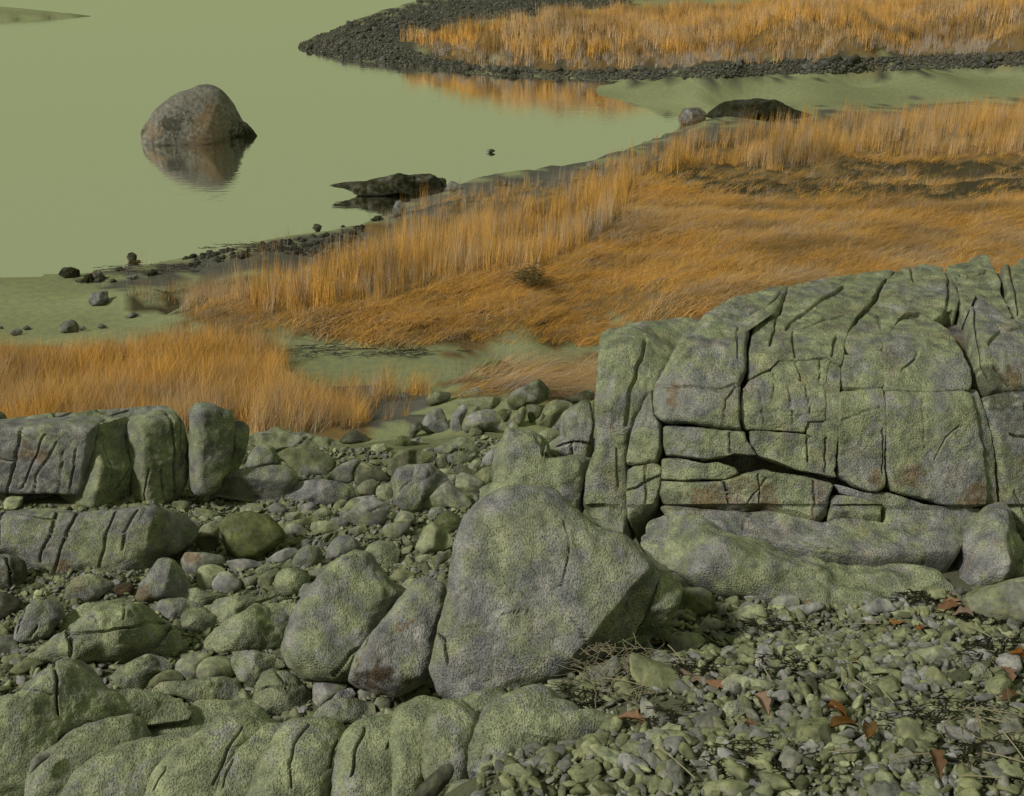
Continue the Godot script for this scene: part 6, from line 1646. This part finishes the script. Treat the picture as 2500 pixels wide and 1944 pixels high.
func build_litter() -> void:
	var leaf_kinds := [leaf_mesh(0.10, 4, 0.22, 1), leaf_mesh(0.085, 3, 0.4, 2), leaf_mesh(0.105, 4, -0.2, 3)]
	var n := 0
	for a in [["large orange-brown oak leaf lying on stones at right of the beach", 1690, 440, 0.9, Color(0.36, 0.19, 0.08)], ["rust oak leaf curled at the far right edge of the beach", 2150, 585, 0.9, Color(0.34, 0.14, 0.03)],
			["pinkish oak leaf upper of the pile by the cracked olive boulder", 1830, 265, 1.0, Color(0.36, 0.22, 0.14)], ["brown oak leaf lower of the pile by the cracked olive boulder", 1810, 330, 1.0, Color(0.27, 0.15, 0.08)],
			["grey-brown oak leaf right of the leaf pile", 1885, 370, 1.0, Color(0.30, 0.22, 0.17)], ["orange oak leaf tip between stones in mid beach", 1365, 590, 0.6, Color(0.38, 0.18, 0.07)],
			["tan oak leaf lying at left of the beach", 285, 885, 1.0, Color(0.36, 0.22, 0.14)], ["pale pink oak leaf beside the mottled cobble", 905, 805, 1.0, Color(0.38, 0.26, 0.19)],
			["small orange leaf beside the flagstone at left mid beach", 690, 690, 0.8, Color(0.33, 0.19, 0.11)], ["dull brown leaf near the right edge, mid beach", 2095, 660, 0.8, Color(0.28, 0.18, 0.12)],
			["dark brown leaf in the weed at lower right", 1745, 1100, 0.9, Color(0.20, 0.12, 0.07)], ["orange leaf upright by the dark weed at upper right", 1565, 385, 0.8, Color(0.34, 0.17, 0.07)],
			["small leaf at the top of the beach under the apron", 1125, 318, 0.5, Color(0.34, 0.2, 0.12)], ["rusty leaf against the right ledge of the outcrop", 1845, 75, 0.8, Color(0.22, 0.15, 0.1)], ["grey curled leaf in the straw at left of the beach", 590, 650, 1.0, Color(0.26, 0.2, 0.16)],
			["brown leaf in the dark weed at the right edge of the beach", 2110, 770, 0.8, Color(0.22, 0.13, 0.08)], ["dull leaf by the pale heart-shaped cobble", 850, 925, 0.7, Color(0.24, 0.15, 0.09)]]:
		var at := hit(poly("F", [a[1], a[2]])[0])
		var mi := MeshInstance3D.new()
		mi.mesh = leaf_kinds[n % 3]
		var m := painted(0.7)
		m.albedo_color = ((a[4] as Color) * 0.6).linear_to_srgb()
		m.cull_mode = BaseMaterial3D.CULL_DISABLED
		mi.material_override = m
		mi.name = numbered("oak_leaf")
		add_child(mi)
		mi.transform = Transform3D(Basis.from_euler(Vector3(rng.randf_range(-0.2, 0.5), rng.randf() * TAU, rng.randf_range(-0.4, 0.4))).scaled(Vector3.ONE * a[3] * 0.85), at + Vector3(0, 0.032, 0))
		tag(mi, a[0], "leaf")
		n += 1
	n = 0
	for a in [["glossy brown kelp bulb above the kelp blades, centre of the beach", 1265, 850, 0.10], ["brown kelp blade folded left of the pair by the bulb", 1300, 920, 0.12], ["brown kelp blade right of the pair by the bulb", 1420, 945, 0.13]]:
		var at := hit(poly("F", [a[1], a[2]])[0])
		var mi := MeshInstance3D.new()
		mi.mesh = leaf_mesh(a[3] * 0.62, 1, 0.35 if n else 0.6, 30 + n)
		var m := painted(0.28)
		m.albedo_color = Color(0.13, 0.062, 0.015).linear_to_srgb()
		m.metallic_specular = 0.5
		m.cull_mode = BaseMaterial3D.CULL_DISABLED
		mi.material_override = m
		mi.name = numbered("kelp_blade")
		add_child(mi)
		mi.transform = Transform3D(Basis.from_euler(Vector3(0.1, 0.8 + n, 0.1)), at + Vector3(0, 0.03, 0))
		tag(mi, a[0], "kelp")
		n += 1
	var weed_m := painted(0.55)
	weed_m.albedo_color = Color(0.03, 0.03, 0.018).linear_to_srgb()
	weed_m.cull_mode = BaseMaterial3D.CULL_DISABLED
	n = 0
	for a in [["black-green seaweed tangle beside the tallest slab's right foot", 400, 520, 0.09, 140], ["seaweed in the straw at left of the beach", 640, 610, 0.07, 70], ["dark seaweed under the cracked olive boulder's left end", 1690, 265, 0.07, 90],
			["dark seaweed at the front of the cracked olive boulder", 2020, 340, 0.10, 140], ["dark seaweed at the right edge of the beach", 2150, 530, 0.10, 120], ["trailing dark seaweed at lower right of the beach", 1860, 870, 0.12, 150],
			["seaweed strings in the lower right corner", 2080, 1060, 0.10, 90], ["seaweed strings in the middle of the beach", 1010, 590, 0.07, 50], ["seaweed strings near the top of the beach", 960, 415, 0.09, 60], ["seaweed wisp at bottom middle of the beach", 880, 1060, 0.08, 60], ["seaweed wisp below the tan six-sided block", 100, 740, 0.08, 80], ["dark seaweed below the smooth flagstone", 530, 850, 0.07, 60]]:
		var at := hit(poly("F", [a[1], a[2]])[0])
		var mi := MeshInstance3D.new()
		mi.mesh = ribbons(60 + n, a[4], a[3] * 0.9, 0.045, 0.0032, 0.9, 0.02)
		mi.material_override = weed_m
		mi.name = numbered("seaweed")
		add_child(mi)
		mi.transform = Transform3D(Basis.from_euler(Vector3(0, rng.randf() * TAU, 0)).scaled(Vector3(1.5, 1, 0.75)), at + Vector3(0, 0.016, 0))
		tag(mi, a[0], "", "", "stuff")
		n += 1
	var wrack_m := painted(0.8)
	wrack_m.albedo_color = Color(0.10, 0.095, 0.08).linear_to_srgb()
	wrack_m.cull_mode = BaseMaterial3D.CULL_DISABLED
	n = 0
	for a in [["dark line of dead wrack along the head of the inner mud", 820, 862, 0.55, 420], ["short dark wrack line at the right of the inner mud", 1000, 868, 0.3, 160], ["dark wrack heaped on the wet shore at left", 420, 660, 0.5, 380], ["dark wrack strewn along the waterline below the tall grass", 700, 610, 0.6, 380]]:
		var mi := MeshInstance3D.new()
		mi.mesh = ribbons(260 + n, a[4] / 3, a[3], 0.12, 0.007, 0.9, 0.03)
		mi.material_override = wrack_m
		mi.name = numbered("dead_wrack")
		add_child(mi)
		mi.transform = Transform3D(Basis.from_euler(Vector3(0, 0.12, 0)).scaled(Vector3(1.6, 1, 0.3)), hit(Vector2(a[1], a[2])) + Vector3(0, 0.02, 0))
		tag(mi, a[0], "", "", "stuff")
		n += 1
	var straw_m := painted(0.8)
	straw_m.albedo_color = Color(0.27, 0.245, 0.17).linear_to_srgb()
	straw_m.cull_mode = BaseMaterial3D.CULL_DISABLED
	n = 0
	for a in [["tangle of dry straw beside the tallest slab's right foot", 220, 620, 0.15, 130], ["tangle of dry straw left of the tan squarish slab", 330, 540, 0.10, 60], ["loose dry straw at lower right of the beach", 2050, 980, 0.16, 50]]:
		var at := hit(poly("F", [a[1], a[2]])[0])
		var mi := MeshInstance3D.new()
		mi.mesh = ribbons(160 + n, a[4], a[3] * 0.85, 0.07, 0.0024, 0.25, 0.015)
		mi.material_override = straw_m
		mi.name = numbered("dry_straw")
		add_child(mi)
		mi.position = at + Vector3(0, 0.025, 0)
		tag(mi, a[0], "", "", "stuff")
		n += 1
	var made := []
	var straws := [straw_mesh(0.08, 0.003, 0.008), straw_mesh(0.12, 0.0032, 0.015), straw_mesh(0.06, 0.003, 0.0)]
	for a in [[640, 470, 0.6], [500, 570, 0.3], [130, 545, 2.2], [190, 555, 0.7], [1390, 413, 1.5], [1300, 700, 2.6], [1400, 720, 0.4], [1960, 455, 0.6], [2100, 480, 2.4], [2080, 1080, 1.2], [2140, 1050, 0.2], [1290, 1045, 1.6], [1960, 1175, 1.5], [480, 1090, 0.7], [690, 235, 0.5], [480, 345, 0.8],
			[2000, 850, 1.4], [2100, 880, 1.7], [1530, 790, 0.3], [920, 640, 0.1], [1220, 485, 1.5], [300, 470, 2.2], [250, 700, 1.4], [300, 730, 2.0], [2040, 900, 1.0], [1660, 1070, 1.8]]:
		var at := hit(poly("F", [a[0], a[1]])[0])
		var mi := MeshInstance3D.new()
		mi.mesh = straws[n % 3]
		mi.material_override = straw_m
		mi.name = numbered("straw")
		add_child(mi)
		mi.transform = Transform3D(Basis.from_euler(Vector3(rng.randf_range(-0.15, 0.15), a[2], 0)), at + Vector3(0, 0.034, 0))
		made.append([mi, poly("F", [a[0], a[1]])[0], "single dry pale"])
		n += 1
	tell_apart(made, "straw", "straw", "single straws lying on the beach")
	# a dry bush in the meadow
	var bush := Node3D.new()
	bush.name = "dry_bush"
	add_child(bush)
	bush.position = hit(poly("N", [1545, 990])[0])
	tag(bush, "small round grey-brown dry bush standing in the orange meadow", "bush")
	var cm := MeshInstance3D.new()
	cm.name = "crown"
	cm.mesh = ribbons(444, 260, 0.13, 0.12, 0.005, 1.2, 0.2)
	var bm := painted(0.9)
	bm.albedo_color = Color(0.19, 0.155, 0.075).linear_to_srgb()
	bm.cull_mode = BaseMaterial3D.CULL_DISABLED
	cm.material_override = bm
	bush.add_child(cm)
	cm.position = Vector3(0, 0.12, 0)
	var sm := MeshInstance3D.new()
	sm.name = "stem"
	sm.mesh = straw_mesh(0.2, 0.012, 0.0)
	sm.material_override = bm
	bush.add_child(sm)
	sm.rotation = Vector3(PI * 0.5, 0, 0.1)
	sm.position = Vector3(0, 0.06, 0)
